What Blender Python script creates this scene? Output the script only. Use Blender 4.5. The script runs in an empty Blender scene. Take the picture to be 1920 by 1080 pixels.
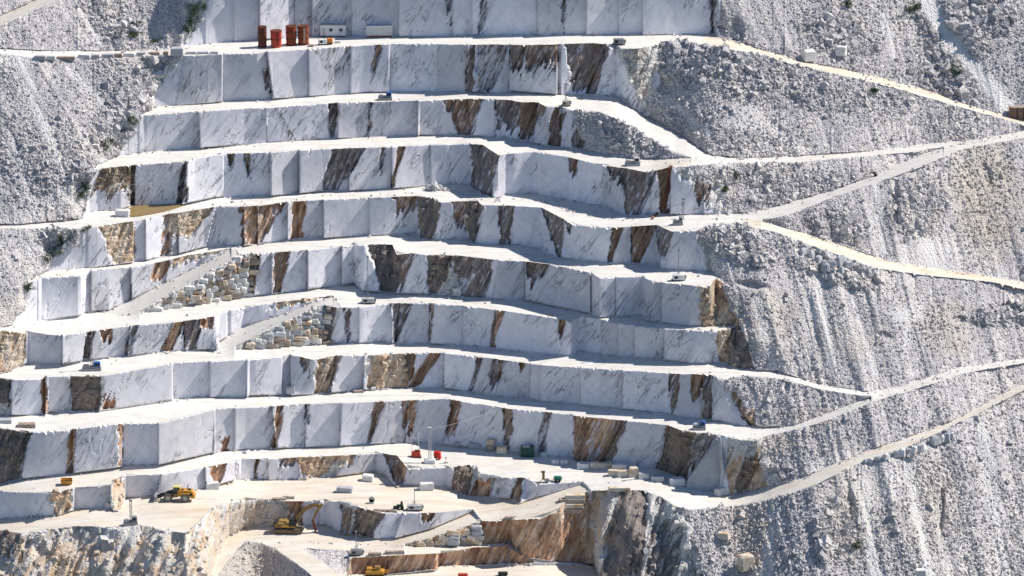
import bpy, math, random
import numpy as np
from mathutils import Vector, Matrix
random.seed(7)
RNG = np.random.default_rng(11)
scene = bpy.context.scene
COL = scene.collection

# ------------------------------------------------------------------ camera
DIST, MPP, PITCH = 1100.0, 0.128, math.radians(16)
CAMP = np.array([0.0, -DIST*math.cos(PITCH), DIST*math.sin(PITCH)])
FWD = np.array([0, math.cos(PITCH), -math.sin(PITCH)])
UPV = np.array([0, math.sin(PITCH), math.cos(PITCH)])
def raydir(px, py):
    u = (np.asarray(px, float)-960)*MPP/DIST
    v = (540-np.asarray(py, float))*MPP/DIST
    return np.stack([u, FWD[1]+UPV[1]*v, FWD[2]+UPV[2]*v], -1)
def solve_t(px, py, z):
    return (z-CAMP[2])/raydir(px, py)[..., 2]

# ------------------------------------------------------------------ the benches: one line per lip / toe
# survey of the terraces, read from top to bottom (lip and toe of every cut, edges of every road)
def P(s):
    v = [float(a) for a in s.replace(';', ',').split(',')]
    return np.array(v).reshape(-1, 2)
LINES = [
('TOP',  P("-160,-70;2100,-70")),
('U1',   P("-160,82;0,30;70,-2;200,-60;300,-70;2100,-70")),
('U2',   P("-160,104;0,48;62,21;104,0;200,-45;300,-68;2100,-70")),
('T0',   P("-160,80;0,90;68,95;161,96;242,95;318,92;346,86;484,74;487,73;530,71;600,66;660,66;767,68;850,67;920,65;1050,65;1200,64;1337,64;1348,70;1400,84;1440,97;1508,116;1600,133;1725,165;1844,206;1920,225;2100,270")),
('L0',   P("-160,85;0,98;62,107;146,109;234,108;312,106;409,101;417,101;482,100;500,97;502,96;577,92;658,86;731,82;877,83;960,83;988,84;1050,82;1113,80;1135,82;1141,90;1196,91;1225,84;1258,79;1310,83;1389,97;1420,101;1481,118;1617,149;1671,163;1806,202;1912,231;1920,236;2100,282")),
('T1',   P("-160,250;0,250;200,232;270,214;276,208;289,200;390,193;417,190;500,187;512,185;577,181;580,180;658,175;690,172;720,172;877,172;930,174;957,173;959,171;1045,176;1052,177;1107,177;1154,180;1166,190;1185,203;1219,222;1258,243;1288,260;1318,284;1335,292;1400,297;1508,292;1644,283;1739,269;1833,261;1920,246;2100,216")),
('L1',   P("-160,250;0,250;200,232;270,216;276,216;372,208;460,203;499,202;616,193;632,192;694,191;783,188;832,187;897,184;960,187;972,191;1009,191;1024,199;1055,200;1071,206;1125,208;1172,231;1222,260;1266,288;1300,296;1320,296;1400,297;1508,292;1644,283;1739,269;1833,261;1920,246;2100,216")),
('T2',   P("-160,350;0,345;100,335;180,313;216,293;286,284;370,277;376,277;460,270;499,268;502,266;642,258;785,254;787,252;851,253;920,256;960,259;985,263;1024,273;1087,279;1092,280;1144,293;1204,298;1266,297;1305,296;1400,298;1508,293;1644,284;1739,270;1833,262;1920,247;2100,217")),
('L2',   P("-160,350;0,345;100,335;190,315;253,309;339,303;352,302;365,296;419,288;500,286;507,285;561,281;606,279;731,275;806,271;882,269;905,271;934,290;998,284;1066,294;1128,310;1170,314;1214,323;1258,312;1342,306;1400,304;1481,305;1590,295;1739,282;1790,272;1833,266;1920,251;2100,220")),
('T3',   P("-160,421;0,421;31,422;156,410;167,398;227,392;245,385;339,383;357,379;404,370;418,368;420,371;507,365;509,367;561,362;606,358;655,357;736,353;799,349;845,345;880,346;884,352;905,365;925,371;930,370;949,365;998,362;1076,378;1139,387;1175,405;1222,402;1311,401;1383,400;1405,400;1468,383;1562,356;1644,326;1739,285;1790,272;1833,266;1920,251;2100,220")),
('W1',   P("-160,425;0,425;31,424;156,418;200,410;245,400;339,392;404,379;500,375;606,366;694,364;799,358;850,358;895,373;925,375;960,373;1010,374;1066,394;1100,403;1175,414;1222,410;1311,410;1383,409;1427,414;1481,402;1562,369;1644,342;1725,314;1790,285;1833,274;1920,258;2100,226")),
('W2',   P("-160,425;0,425;31,424;156,418;200,410;245,400;339,392;404,379;500,375;606,366;694,364;799,358;850,358;895,373;925,375;960,373;1010,374;1066,394;1100,403;1175,414;1222,410;1311,410;1383,409;1427,414;1508,437;1590,464;1671,491;1752,503;1833,515;1920,529;2100,560")),
('L3',   P("-160,430;0,428;31,427;156,428;250,414;273,411;318,400;333,399;404,387;453,387;500,384;533,378;538,378;606,374;694,370;780,367;812,370;825,379;895,375;903,384;936,385;962,385;1016,389;1058,411;1074,422;1144,427;1230,421;1261,434;1305,432;1326,424;1389,421;1454,434;1535,464;1644,502;1725,514;1860,528;1920,542;2100,575")),
('T4',   P("-160,550;0,545;40,538;88,508;182,501;253,491;272,488;315,479;333,476;383,463;443,460;460,460;482,458;494,456;538,450;558,447;606,446;694,441;723,440;780,437;791,448;830,449;877,447;890,456;937,458;943,461;962,458;1014,466;1020,473;1050,483;1136,493;1193,493;1235,495;1240,503;1321,508;1331,507;1345,520;1420,570;1640,610;1920,600;2100,610")),
('L4',   P("-160,550;0,545;40,538;78,521;146,516;152,515;169,506;245,501;318,487;346,479;427,467;443,466;448,477;490,475;538,471;576,468;642,461;707,457;736,458;744,477;772,474;804,477;866,479;934,487;990,490;1032,495;1107,510;1118,521;1206,518;1209,520;1227,527;1240,529;1311,536;1330,538;1342,520;1420,570;1640,610;1920,600;2100,610")),
('R1U',  P("-160,620;0,615;29,609;146,592;172,584;205,581;310,529;380,494;436,466;443,466;448,477;490,475;538,471;576,468;642,461;707,457;736,458;744,477;772,474;804,477;866,479;934,487;990,490;1032,495;1107,510;1118,521;1206,518;1227,527;1240,529;1311,536;1330,538;1342,520;1420,570;1640,610;1920,600;2100,610")),
('R1L',  P("-160,620;0,615;29,609;146,592;172,584;230,590;262,587;300,562;340,540;400,507;452,478;490,475;538,471;576,468;642,461;707,457;736,458;744,477;772,474;804,477;866,479;934,487;990,490;1032,495;1107,510;1118,521;1206,518;1227,527;1240,529;1311,536;1330,538;1342,520;1420,570;1640,610;1920,600;2100,610")),
('T5',   P("-160,620;0,615;29,609;146,592;153,590;172,584;208,582;230,590;262,588;349,573;448,559;477,554;510,551;576,543;663,530;681,545;754,550;838,553;879,559;920,560;985,562;1102,586;1109,589;1123,595;1206,590;1212,600;1227,603;1295,611;1326,610;1373,611;1420,640;1640,680;1766,670;1920,645;2100,640")),
('L5',   P("-160,622;0,618;5,618;52,625;117,628;161,622;255,609;325,605;401,593;430,582;460,577;512,567;600,557;625,554;640,576;673,576;733,568;812,568;869,573;944,582;1058,599;1074,608;1080,602;1089,593;1128,599;1180,610;1240,615;1342,621;1366,617;1378,614;1420,640;1640,680;1766,670;1920,645;2100,640")),
('R2U',  P("-160,700;0,700;16,697;49,681;117,683;156,676;245,666;328,658;406,655;411,640;460,610;520,592;575,572;625,555;640,576;673,576;733,568;812,568;869,573;944,582;1058,599;1074,608;1080,602;1089,593;1128,599;1180,610;1240,615;1342,621;1366,617;1378,614;1420,640;1640,680;1766,670;1920,645;2100,640")),
('R2L',  P("-160,700;0,700;16,697;49,681;117,683;156,676;245,666;328,658;406,656;440,654;476,632;525,608;572,585;606,572;640,577;673,576;733,568;812,568;869,573;944,582;1058,599;1074,608;1080,602;1089,593;1128,599;1180,610;1240,615;1342,621;1366,617;1378,614;1420,640;1640,680;1766,670;1920,645;2100,640")),
('T6',   P("-160,700;0,700;16,697;49,681;117,683;156,676;163,675;245,666;328,658;406,657;460,654;500,653;575,646;616,645;707,641;754,644;807,644;869,647;939,654;1045,665;1071,667;1078,662;1087,657;1141,666;1189,669;1246,674;1300,681;1358,679;1375,690;1400,693;1454,697;1535,720;1617,734;1636,735;1698,722;1766,699;1806,688;1920,672;2100,640")),
('L6',   P("-160,712;0,708;23,711;78,711;86,705;190,705;325,681;393,677;469,674;528,668;543,664;590,674;632,666;684,666;759,662;835,661;903,670;920,671;1014,684;1089,689;1170,694;1258,700;1337,702;1350,712;1380,706;1400,703;1468,710;1535,729;1617,742;1636,744;1698,730;1766,706;1806,693;1920,676;2100,644")),
('T7',   P("-160,785;0,778;86,776;91,771;182,771;216,766;323,749;396,744;464,744;467,741;533,740;547,741;590,739;632,735;681,730;765,728;783,727;832,727;866,732;920,740;995,748;1014,752;1089,758;1165,766;1246,774;1258,777;1311,786;1347,788;1399,799;1425,803;1489,798;1535,780;1590,760;1617,750;1636,744;1698,730;1766,706;1806,693;1920,676;2100,644")),
('L7',   P("-160,800;0,802;54,810;129,807;142,803;223,794;295,794;303,792;404,767;500,762;510,761;564,757;640,755;720,752;835,747;866,752;955,766;1037,773;1089,780;1170,788;1253,797;1277,806;1350,815;1387,822;1420,824;1435,817;1530,795;1636,753;1752,718;1806,699;1920,680;2100,650")),
('T8',   P("-160,915;0,908;40,897;129,888;223,876;231,873;298,871;400,848;404,850;460,842;510,841;519,840;637,836;699,832;771,829;809,831;847,834;920,842;990,849;1070,858;1081,866;1135,868;1229,879;1291,903;1340,915;1357,926;1363,928;1420,918;1481,905;1562,872;1644,840;1725,812;1793,787;1833,765;1920,718;2100,630")),
('L8',   P("-160,918;0,919;11,922;94,924;140,915;207,912;215,900;231,891;303,889;384,876;440,865;447,864;451,860;500,860;554,857;632,854;718,849;745,854;766,879;849,876;879,871;895,872;900,896;984,895;1009,908;1092,904;1108,919;1205,919;1237,930;1266,948;1296,955;1376,948;1400,946;1481,925;1530,908;1617,863;1698,839;1793,795;1920,731;2100,645")),
('T9',   P("-160,978;0,973;107,967;142,955;207,952;215,958;228,950;236,932;293,930;387,915;440,900;500,899;567,899;632,892;704,883;722,890;745,914;753,908;836,912;860,925;879,931;920,932;960,935;974,944;998,935;1092,908;1108,919;1205,919;1237,930;1266,948;1296,955;1376,948;1400,946;1481,925;1530,908;1617,863;1698,839;1793,795;1920,731;2100,645")),
('L9',   P("-160,996;0,993;40,999;140,986;188,986;220,990;269,983;309,994;349,999;376,975;397,951;430,940;500,936;535,939;643,940;664,948;718,962;817,961;887,954;903,976;920,977;1017,971;1045,958;1060,940;1092,924;1108,919;1205,919;1237,930;1266,948;1296,955;1376,948;1400,946;1481,925;1530,908;1617,863;1698,839;1793,795;1920,731;2100,645")),
('T10',  P("-160,1150;300,1150;380,1125;410,1040;430,1005;460,989;500,985;567,987;610,983;640,999;691,1007;702,1010;742,1009;809,991;887,958;903,976;920,977;1017,971;1045,958;1060,940;1092,924;1108,919;1205,919;1237,930;1266,948;1296,955;1376,948;1400,946;1481,925;1530,908;1617,863;1698,839;1793,795;1920,731;2100,645")),
('M1',   P("-160,1150;300,1150;380,1130;420,1060;460,1013;514,1015;570,1016;661,1020;755,1023;836,999;903,977;920,977;1017,971;1045,958;1060,940;1092,924;1108,919;1205,919;1237,930;1266,948;1296,955;1376,948;1400,946;1481,925;1530,908;1617,863;1698,839;1793,795;1920,731;2100,645")),
('M2',   P("-160,1150;300,1150;380,1130;420,1060;460,1013;514,1015;570,1016;661,1020;755,1023;790,1024;890,1021;955,1021;985,1045;1040,1054;1076,1054;1113,1060;1130,1110;1200,1150;2100,1150")),
('L10',  P("-160,1150;300,1150;380,1130;420,1060;460,1014;481,1016;514,1026;540,1045;573,1069;590,1085;640,1086;652,1070;659,1045;740,1041;822,1037;890,1026;952,1024;976,1040;1010,1054;1076,1056;1113,1062;1130,1110;1200,1150;2100,1150")),
('T11',  P("-160,1150;300,1150;420,1150;500,1150;560,1150;590,1140;640,1090;650,1078;718,1078;817,1068;826,1062;960,1058;1010,1057;1076,1058;1113,1064;1130,1110;1200,1150;2100,1150")),
('END',  P("-160,1150;2100,1150")),
]
NAMES = [n for n, _ in LINES]
IDX = {n: i for i, n in enumerate(NAMES)}
DX = 2.0
XS = np.arange(-110, 2032, DX)
NC = len(XS)
Y = np.array([np.interp(XS, l[:, 0], l[:, 1]) for _, l in LINES])
for j in range(1, len(Y)):
    Y[j] = np.maximum(Y[j], Y[j-1])
    close = (Y[j]-Y[j-1]) < 1.2
    Y[j][close] = Y[j-1][close]

# what each strip between two neighbouring lines is: (upper line, default, [(x0, x1, class)...])
SCREE, FACE, FLOOR, ROAD, RAMP, ROUGH = 0, 1, 2, 3, 4, 5
# for faces the ends slant: (x at lip, x at toe)
STRIPS = {
'TOP': (SCREE, []), 'U1': (ROAD, []), 'U2': ('A0', []),
'T0': (FLOOR, [(-999, 318, ROAD), (1345, 9999, ROAD)]),
'L0': ('A1', []), 'T1': (FLOOR, [(1158, 9999, ROAD)]),
'L1': ('A2', []), 'T2': (FLOOR, [(1215, 9999, ROAD)]),
'L2': ('A3', []), 'T3': (FLOOR, [(1400, 9999, ROAD)]), 'W1': (SCREE, []),
'W2': (FLOOR, [(1400, 9999, ROAD)]),
'L3': ('A4', []), 'T4': (FLOOR, []), 'L4': ('A5', []), 'R1U': (RAMP, []), 'R1L': ('A5b', []),
'T5': (FLOOR, []), 'L5': ('A6', []), 'R2U': (RAMP, []), 'R2L': ('A6b', []),
'T6': (FLOOR, [(1385, 9999, ROAD)]), 'L6': ('A7', []), 'T7': (FLOOR, [(1425, 9999, ROAD)]),
'L7': ('A8', []), 'T8': (FLOOR, [(1385, 9999, ROAD)]), 'L8': ('A9', []),
'T9': (FLOOR, []), 'L9': ('A10', []), 'T10': (FLOOR, []), 'M1': ('A11', []),
'M2': (FLOOR, []), 'L10': ('A12', []), 'T11': (FLOOR, []),
}
# left end lip/toe, right end lip/toe
ENDS = {
'A0': (385, 335, 1366, 1340), 'A1': (325, 275, 1235, 1218), 'A2': (262, 214, 1072, 1096),
'A3': (188, 155, 1290, 1388), 'A4': (165, 84, 1308, 1338), 'A5': (72, 22, 1345, 1388),
'A5b': (0, 22, 1345, 1388), 'A6': (-200, -200, 1395, 1424), 'A6b': (-200, -200, 1395, 1424),
'A7': (-200, -200, 1352, 1432), 'A8': (-200, -200, 1420, 1455), 'A9': (-200, -200, 1110, 1110),
'A10': (-200, -200, 1300, 1300), 'A11': (-200, -200, 1280, 1335), 'A12': (640, 640, 2200, 2200),
}
# broken, unsawn rock inside the faces: (face, lip x0, lip x1, toe x0, toe x1, f0, f1)
ROUGHS = [
('A0', 350, 420, 340, 352, 0, 1), ('A1', 1150, 1240, 1205, 1220, 0, 1), ('A1', 320, 345, 270, 290, 0, .4),
('A3', 186, 246, 155, 240, 0, .62), ('A3', 1262, 1400, 1345, 1400, 0, 1), ('A4', 185, 252, 212, 252, 0, 1),
('A4', 318, 405, 316, 330, 0, .6), ('A4', 780, 828, 788, 815, 0, 1), ('A4', 868, 905, 878, 895, 0, 1), ('A4', 1300, 1345, 1322, 1345, 0, 1),
('A5', 1308, 1390, 1311, 1392, 0, 1), ('A5', 330, 440, 330, 440, 0, .5), ('A5', 688, 752, 715, 748, 0, 1), ('A5', 800, 860, 805, 855, 0, 1),
('A5b', 240, 472, 255, 472, 0, 1), ('A6', -200, 50, -200, 46, 0, 1), ('A6', 606, 640, 610, 625, 0, 1), ('A6', 515, 606, 500, 606, 0, .6), ('A6b', 430, 608, 440, 608, 0, 1),
('A6', 1342, 1430, 1352, 1430, 0, 1), ('A7', -200, 18, -200, 10, 0, 1), ('A7', 132, 195, 134, 190, 0, 1), ('A7', 1345, 1440, 1412, 1440, 0, 1),
('A7', 600, 640, 590, 618, 0, 1), ('A7', 690, 770, 685, 765, 0, 1), ('A8', -200, 56, -200, 40, 0, 1), ('A8', 1250, 1300, 1232, 1290, 0, 1), ('A8', 1300, 1345, 1290, 1300, 0, .6),
('A8', 1360, 1460, 1365, 1460, 0, 1), ('A9', 90, 140, 106, 140, 0, 1), ('A9', 207, 231, 207, 234, 0, 1), ('A9', 846, 902, 850, 886, 0, 1), ('A9', 555, 670, 570, 630, 0, 1),
('A10', -200, 540, -200, 540, 0, 1), ('A10', 655, 730, 650, 700, 0, 1), ('A11', 755, 905, 755, 900, 0, 1), ('A11', 1040, 1100, 1040, 1100, 0, .3),
('A11', 1108, 1320, 1090, 1340, 0, 1), ('A12', 460, 660, 400, 650, 0, 1),
]
# joints between the sawn panels: x at lip, x at toe, how far (m) the panel right of it stands forward
SEAMS = {
'A0': [(440,440,.5),(487,487,2.0),(553,553,.5),(583,586,.9),(660,660,.5),(748,748,1.2),(850,850,.4),(885,886,.6),(1005,1008,.9),(1060,1057,.3),(1100,1100,.9),(1160,1160,.4),(1205,1205,1.1),(1337,1337,.6)],
'A1': [(345,330,.4),(417,417,-1.2),(500,512,1.5),(578,580,1.0),(658,658,.8),(731,731,-1.0),(820,820,.2),(877,875,1.3),(957,955,1.0),(1045,1045,-1.8),(1052,1052,.6),(1141,1100,.6),(1196,1196,.5)],
'A2': [(372,376,1.6),(499,501,.6),(616,617,-.5),(632,634,1.2),(694,692,.4),(783,784,1.3),(851,862,.4),(878,884,1.2),(929,929,.7),(975,975,.9),(1009,1000,1.3),(1055,1050,.9)],
'A3': [(245,246,-1.5),(253,252,.5),(350,340,2.0),(419,419,-1.0),(507,506,1.7),(561,561,1.5),(655,654,1.3),(735,735,1.4),(806,808,.4),(1066,1066,.4),(1130,1130,1.0),(1175,1175,.7),(1222,1222,.4),(1258,1258,1.2),(1320,1320,.8)],
'A4': [(250,252,-1.6),(272,274,1.0),(318,318,1.0),(333,336,1.2),(404,386,-1.2),(458,458,1.6),(483,482,1.0),(538,539,1.4),(560,560,.6),(606,607,1.5),(694,694,.7),(940,943,.6),(1058,1050,.8),(1150,1140,.7),(1185,1185,1.0),(1236,1238,.7)],
'A5': [(152,153,-1.8),(172,172,1.2),(245,247,1.3),(318,310,.5),(475,475,1.2),(510,510,1.0),(576,577,1.4),(642,642,1.6),(934,925,.8),(985,985,1.2),(1108,1108,-.9),(1123,1123,.8),(1155,1155,.5),(1209,1211,1.6),(1240,1241,.6)],
'A6': [(52,50,-1.6),(117,117,1.9),(161,155,-1.3),(172,168,1.1),(245,238,1.3),(325,305,.9),(345,347,.7),(425,425,-1.3),(432,432,.4),(673,673,.9),(733,736,1.3),(750,742,.6),(807,808,1.3),(869,869,.5),(930,925,.6),(1128,1128,.8),(1160,1160,.5),(1189,1190,.8),(1246,1246,1.2)],
'A7': [(22,22,1.5),(86,86,1.6),(135,131,.6),(190,185,.7),(323,323,-1.1),(393,394,.8),(464,464,1.3),(530,530,-1.0),(545,545,1.2),(632,620,1.4),(684,681,1.3),(765,765,.5),(833,832,1.3),(905,885,.6),(995,992,.5),(1014,1014,.6),(1089,1089,.8),(1167,1167,.9),(1257,1257,1.0),(1320,1320,1.1)],
'A8': [(54,40,1.4),(138,136,1.3),(228,229,-1.7),(298,298,1.8),(403,403,-1.4),(440,440,.5),(510,518,1.4),(575,572,1.0),(640,637,1.2),(715,695,1.1),(765,760,.6),(862,830,1.0),(948,948,.7),(1035,1015,.9),(1075,1075,.8),(1130,1100,.7),(1175,1125,.8),(1250,1232,1.0)],
'A9': [(94,107,.9),(140,140,-1.0),(207,207,1.3),(303,293,1.0),(384,387,1.0),(447,440,-1.6),(503,503,.6),(560,560,.5),(632,630,1.1),(940,935,.8)],
'A10': [(560,560,-.8),(600,600,.7),(643,640,1.5),(755,740,.9)], 'A11': [(960,960,.6)], 'A12': [(822,822,-1.5),(730,725,.6),(900,890,.7)],
}
# weathered joint surfaces: face, lip x0, lip x1, toe x0, toe x1, f0, f1, orange amount, dark-brown amount
STAINS = [
('A0',640,652,645,650,0,1,0,.35),('A0',830,850,838,845,.1,.8,0,.6),('A0',905,925,895,905,0,.9,0,.45),('A0',1057,1066,1052,1058,0,.9,0,.5),('A0',1330,1345,1333,1340,.1,1,0,.5),
('A0',350,480,350,480,0,.5,.1,.25),
('A1',877,893,873,886,0,1,.1,.85),('A1',896,958,893,925,0,.95,.05,.4),('A1',957,986,955,968,0,.55,.15,.95),('A1',984,1045,985,1040,0,.45,.3,.75),('A1',1060,1115,1076,1102,0,.95,.2,.85),('A1',1113,1141,1098,1118,0,1,.25,.9),
('A1',1165,1215,1205,1215,0,.6,.25,.4),('A1',590,662,640,655,0,.75,.05,.35),('A1',703,716,690,698,0,.6,.3,.5),('A1',485,500,500,512,.3,.8,.2,.5),('A1',345,395,335,370,.1,.9,.03,.28),
('A2',832,905,858,882,0,1,.35,.6),('A2',893,908,872,886,0,1,.05,.8),('A2',929,974,930,968,0,.8,.1,.85),('A2',972,1024,972,992,0,.9,.35,.85),('A2',1032,1062,1028,1050,.1,1,.3,.85),('A2',1074,1100,1075,1100,.5,1,.2,.7),
('A2',518,524,540,556,0,1,0,.4),('A2',616,634,618,626,0,.9,.1,.75),('A2',693,700,688,696,0,.9,0,.5),('A2',722,745,715,722,0,1,0,.4),
('A3',186,246,160,238,0,.62,.6,.6),('A3',238,254,243,252,0,1,.05,1),('A3',340,352,330,348,0,1,.05,.7),('A3',425,440,430,432,0,.25,.3,.8),('A3',458,470,466,468,0,.4,.3,.8),
('A3',622,690,605,635,0,1,.08,.6),('A3',745,758,732,738,0,1,.5,.8),('A3',714,722,706,712,0,.5,.3,.7),('A3',882,934,884,925,0,1,.12,.95),('A3',1066,1085,1070,1074,0,.35,.3,.8),('A3',1138,1172,1150,1165,0,.3,.05,.8),
('A3',1170,1214,1172,1192,0,1,.15,.92),('A3',1232,1260,1240,1252,0,1,.5,.85),('A3',1300,1345,1310,1325,.1,.8,.35,.75),('A3',1214,1232,1185,1200,0,1,0,.45),
('A4',185,252,215,252,0,1,.6,.15),('A4',318,404,316,325,0,.6,.65,.15),('A4',304,322,300,318,0,1,.35,.3),('A4',453,482,455,480,0,1,.55,.3),('A4',484,535,478,490,0,1,.45,.6),('A4',550,573,545,565,0,1,.9,.35),
('A4',737,782,748,765,0,.45,.4,.45),('A4',780,830,786,812,0,1,.2,.75),('A4',846,882,862,884,0,.65,.35,.45),('A4',870,905,880,896,0,1,.1,.95),('A4',936,965,940,955,0,1,.15,.9),('A4',1016,1062,1046,1052,0,1,.2,.9),
('A4',1060,1074,1050,1055,0,.3,.1,.9),('A4',1148,1169,1137,1148,0,1,.35,.92),('A4',1185,1232,1184,1198,0,1,.45,.85),('A4',1228,1264,1236,1242,0,.6,.1,.6),
('A5',290,320,282,308,0,.7,.85,.25),('A5',322,440,322,400,0,.35,.6,.2),('A5',468,490,470,474,0,1,.3,.9),('A5',513,542,510,528,0,1,.4,.8),('A5',692,748,712,745,0,1,.12,.95),('A5',744,776,745,752,0,.9,.3,.6),
('A5',800,852,802,820,0,1,.3,.7),('A5',848,928,862,912,0,1,.2,.72),('A5',985,1030,990,998,0,.5,.25,.85),('A5',1311,1352,1311,1388,0,1,.65,.45),('A5',1345,1390,1380,1390,0,1,.5,.5),
('A6',-200,50,-200,45,0,1,.5,.35),('A6',160,176,154,166,0,.9,.25,.6),('A6',186,212,198,202,0,.4,.75,.5),('A6',248,258,234,246,0,1,.1,.55),('A6',325,346,303,322,0,1,.6,.45),('A6',345,376,348,368,0,1,.2,.85),
('A6',374,400,385,392,0,.3,.8,.1),('A6',516,602,510,590,0,.5,.7,.25),('A6',606,630,610,620,0,1,.15,.8),('A6',645,660,648,654,.1,.95,.1,.8),('A6',735,772,738,745,0,1,.1,.7),('A6',806,816,803,808,0,.9,.3,.5),
('A6',928,946,920,928,0,1,.5,.6),('A6',1048,1060,1046,1050,0,.5,.5,.8),('A6',1342,1368,1350,1368,0,1,.7,.25),('A6',1362,1418,1362,1418,0,1,.2,.88),
('A7',-200,20,-200,12,0,.6,.1,.8),('A7',76,88,80,88,0,1,.7,.2),('A7',132,192,134,184,0,1,.35,.85),('A7',190,216,190,214,.6,1,.7,0),('A7',600,637,588,618,0,1,.75,.45),('A7',562,582,573,576,0,.35,.4,.3),
('A7',704,772,684,765,0,1,.75,.35),('A7',758,778,764,772,0,.7,.4,.7),('A7',802,828,766,782,0,1,.6,.6),('A7',896,906,880,885,0,1,.3,.55),('A7',922,932,915,920,0,.6,.2,.7),('A7',935,952,918,926,0,.8,.3,.7),('A7',975,986,974,976,0,.25,.6,.4),
('A7',1256,1276,1256,1268,0,.9,.25,.75),('A7',1294,1322,1298,1305,0,.6,.5,.5),('A7',1320,1336,1318,1334,0,1,.2,.8),('A7',1358,1400,1402,1430,0,1,.65,.5),
('A8',-200,56,-200,38,0,1,.3,.7),('A8',130,143,124,138,0,1,.5,.05),('A8',222,230,222,230,0,1,.5,.1),('A8',414,434,414,430,.65,1,.85,.1),('A8',520,532,510,520,0,1,.6,.4),('A8',572,582,568,574,0,.4,.3,.5),
('A8',704,722,688,694,0,1,.4,.55),('A8',752,784,758,768,0,.65,.5,.4),('A8',846,866,832,848,0,.75,.45,.6),('A8',944,962,944,956,0,1,.35,.9),('A8',1018,1034,1008,1020,0,1,.2,.4),('A8',1076,1112,1074,1084,0,1,.5,.6),
('A8',1092,1132,1084,1098,0,1,.5,.3),('A8',1128,1168,1096,1126,0,1,.45,.2),('A8',1158,1174,1122,1146,0,1,.25,.8),('A8',1250,1302,1230,1288,0,1,.5,.85),('A8',1300,1345,1290,1300,0,.8,.05,.5),('A8',1362,1420,1365,1440,.35,1,.6,.3),('A8',1400,1440,1380,1400,.3,1,.4,.8),
('A9',94,138,106,132,0,1,.6,.1),('A9',212,232,212,234,0,1,.6,.1),('A9',395,426,402,414,0,.9,.6,.15),('A9',478,486,476,482,0,1,.4,.6),('A9',524,554,530,550,0,.4,.3,.5),('A9',554,634,568,602,0,.95,.75,.15),('A9',632,670,632,650,0,.5,.6,.15),
('A9',716,748,742,756,0,1,.3,.85),('A9',746,768,748,758,0,1,.45,.5),('A9',848,884,850,882,0,1,.5,.75),('A9',902,926,884,914,.1,1,.8,.15),('A9',926,934,912,920,0,1,.1,.5),('A9',968,986,958,975,0,1,.4,.6),
('A10',-200,540,-200,540,.05,1,.38,.0),('A10',-100,40,-100,40,0,.35,.3,.6),('A10',100,140,90,150,.4,1,.7,.3),('A10',535,566,535,566,0,.9,.55,.3),('A10',640,664,638,650,0,1,.3,.75),('A10',664,724,655,690,0,1,.45,.6),('A10',712,724,690,700,0,1,.2,.8),('A10',790,815,790,800,0,.5,.5,.4),
('A11',755,1100,755,1120,0,1,.55,.12),('A11',900,980,900,960,0,1,.75,.15),('A11',1000,1060,1020,1110,0,1,.8,.3),('A11',1108,1160,1090,1150,0,.5,.35,.15),('A11',1160,1215,1120,1200,.0,.9,.12,.7),('A11',1230,1290,1200,1260,.15,1,.02,.55),
('A12',655,830,645,830,0,1,.7,.12),('A12',826,1000,826,1000,0,1,.7,.2),
]

# ------------------------------------------------------------------ heights of the lines by least squares
def strip_class(name, xs, f=0.5):
    c, ex = STRIPS[name]
    if isinstance(c, str):
        a, b, d, e = ENDS[c]
        lo, hi = a+(b-a)*f, d+(e-d)*f
        return np.where((xs > lo) & (xs < hi), FACE, SCREE)
    out = np.full(len(xs), c)
    for x0, x1, cc in ex:
        out[(xs >= x0) & (xs < x1)] = cc
    return out
CS = 20
XC = np.arange(-120, 2041, CS).astype(float)
ncx, nl = len(XC), len(NAMES)
YC = np.array([[np.interp(np.linspace(x-14, x+14, 9), XS, Y[j]).mean() for x in XC] for j in range(nl)])
CL = [strip_class(NAMES[j], XC) for j in range(nl-1)]
TC = np.full((nl, ncx), DIST)
for it in range(3):
    rows = []; N = nl*ncx
    A = np.zeros((N, N)); B = np.zeros(N)
    def eq(i, k, rhs, w):
        w2 = w*w
        A[i, i] += w2; B[i] += w2*rhs
        if k is not None:
            A[k, k] += w2; A[i, k] -= w2; A[k, i] -= w2; B[k] -= w2*rhs
    for j in range(nl-1):
        for c in range(ncx):
            dy = YC[j+1, c]-YC[j, c]
            th = PITCH+((YC[j+1, c]+YC[j, c])/2-540)*MPP/DIST
            m = MPP*TC[j, c]/DIST
            k = CL[j][c]
            if k == FACE and ((NAMES[j] == 'L9' and XC[c] < 415) or (NAMES[j] in ('M1',) and XC[c] > 1110)):
                al = math.radians(43 if NAMES[j] == 'L9' else 52); r, w = math.sin(al)/math.sin(al+th), 1.5
            elif k == FACE: r, w = .975/math.cos(th), 4
            elif k == SCREE:
                al = math.radians(38); r, w = math.sin(al)/math.sin(al+th), 1.0
            elif k == RAMP: r, w = .12, 4
            else: r, w = .02, 5
            if dy < 1.5: r, w = .0, 40
            eq(j*ncx+c, (j+1)*ncx+c, r*dy*m, w)
            if c < ncx-1:
                isfl = k in (FLOOR,) and CL[j][c+1] == k and dy > 1.5
                hw = 5 if isfl else (1.3 if k == SCREE else .5)
                if k == ROAD: hw = .8
                eq(j*ncx+c, j*ncx+c+1, 0, hw)
                if isfl: eq((j+1)*ncx+c, (j+1)*ncx+c+1, 0, hw)
    for c in range(ncx-1): eq((nl-1)*ncx+c, (nl-1)*ncx+c+1, 0, .35)
    eq(IDX['T5']*ncx+int(np.argmin(abs(XC-960))), None, 0, 50)
    Z = np.linalg.solve(A, B).reshape(nl, ncx)
    TC = np.array([solve_t(XC, YC[j], Z[j]) for j in range(nl)])
ZL = np.array([np.interp(XS, XC, Z[j]) for j in range(nl)])
K_ = np.ones(17)/17
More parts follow.
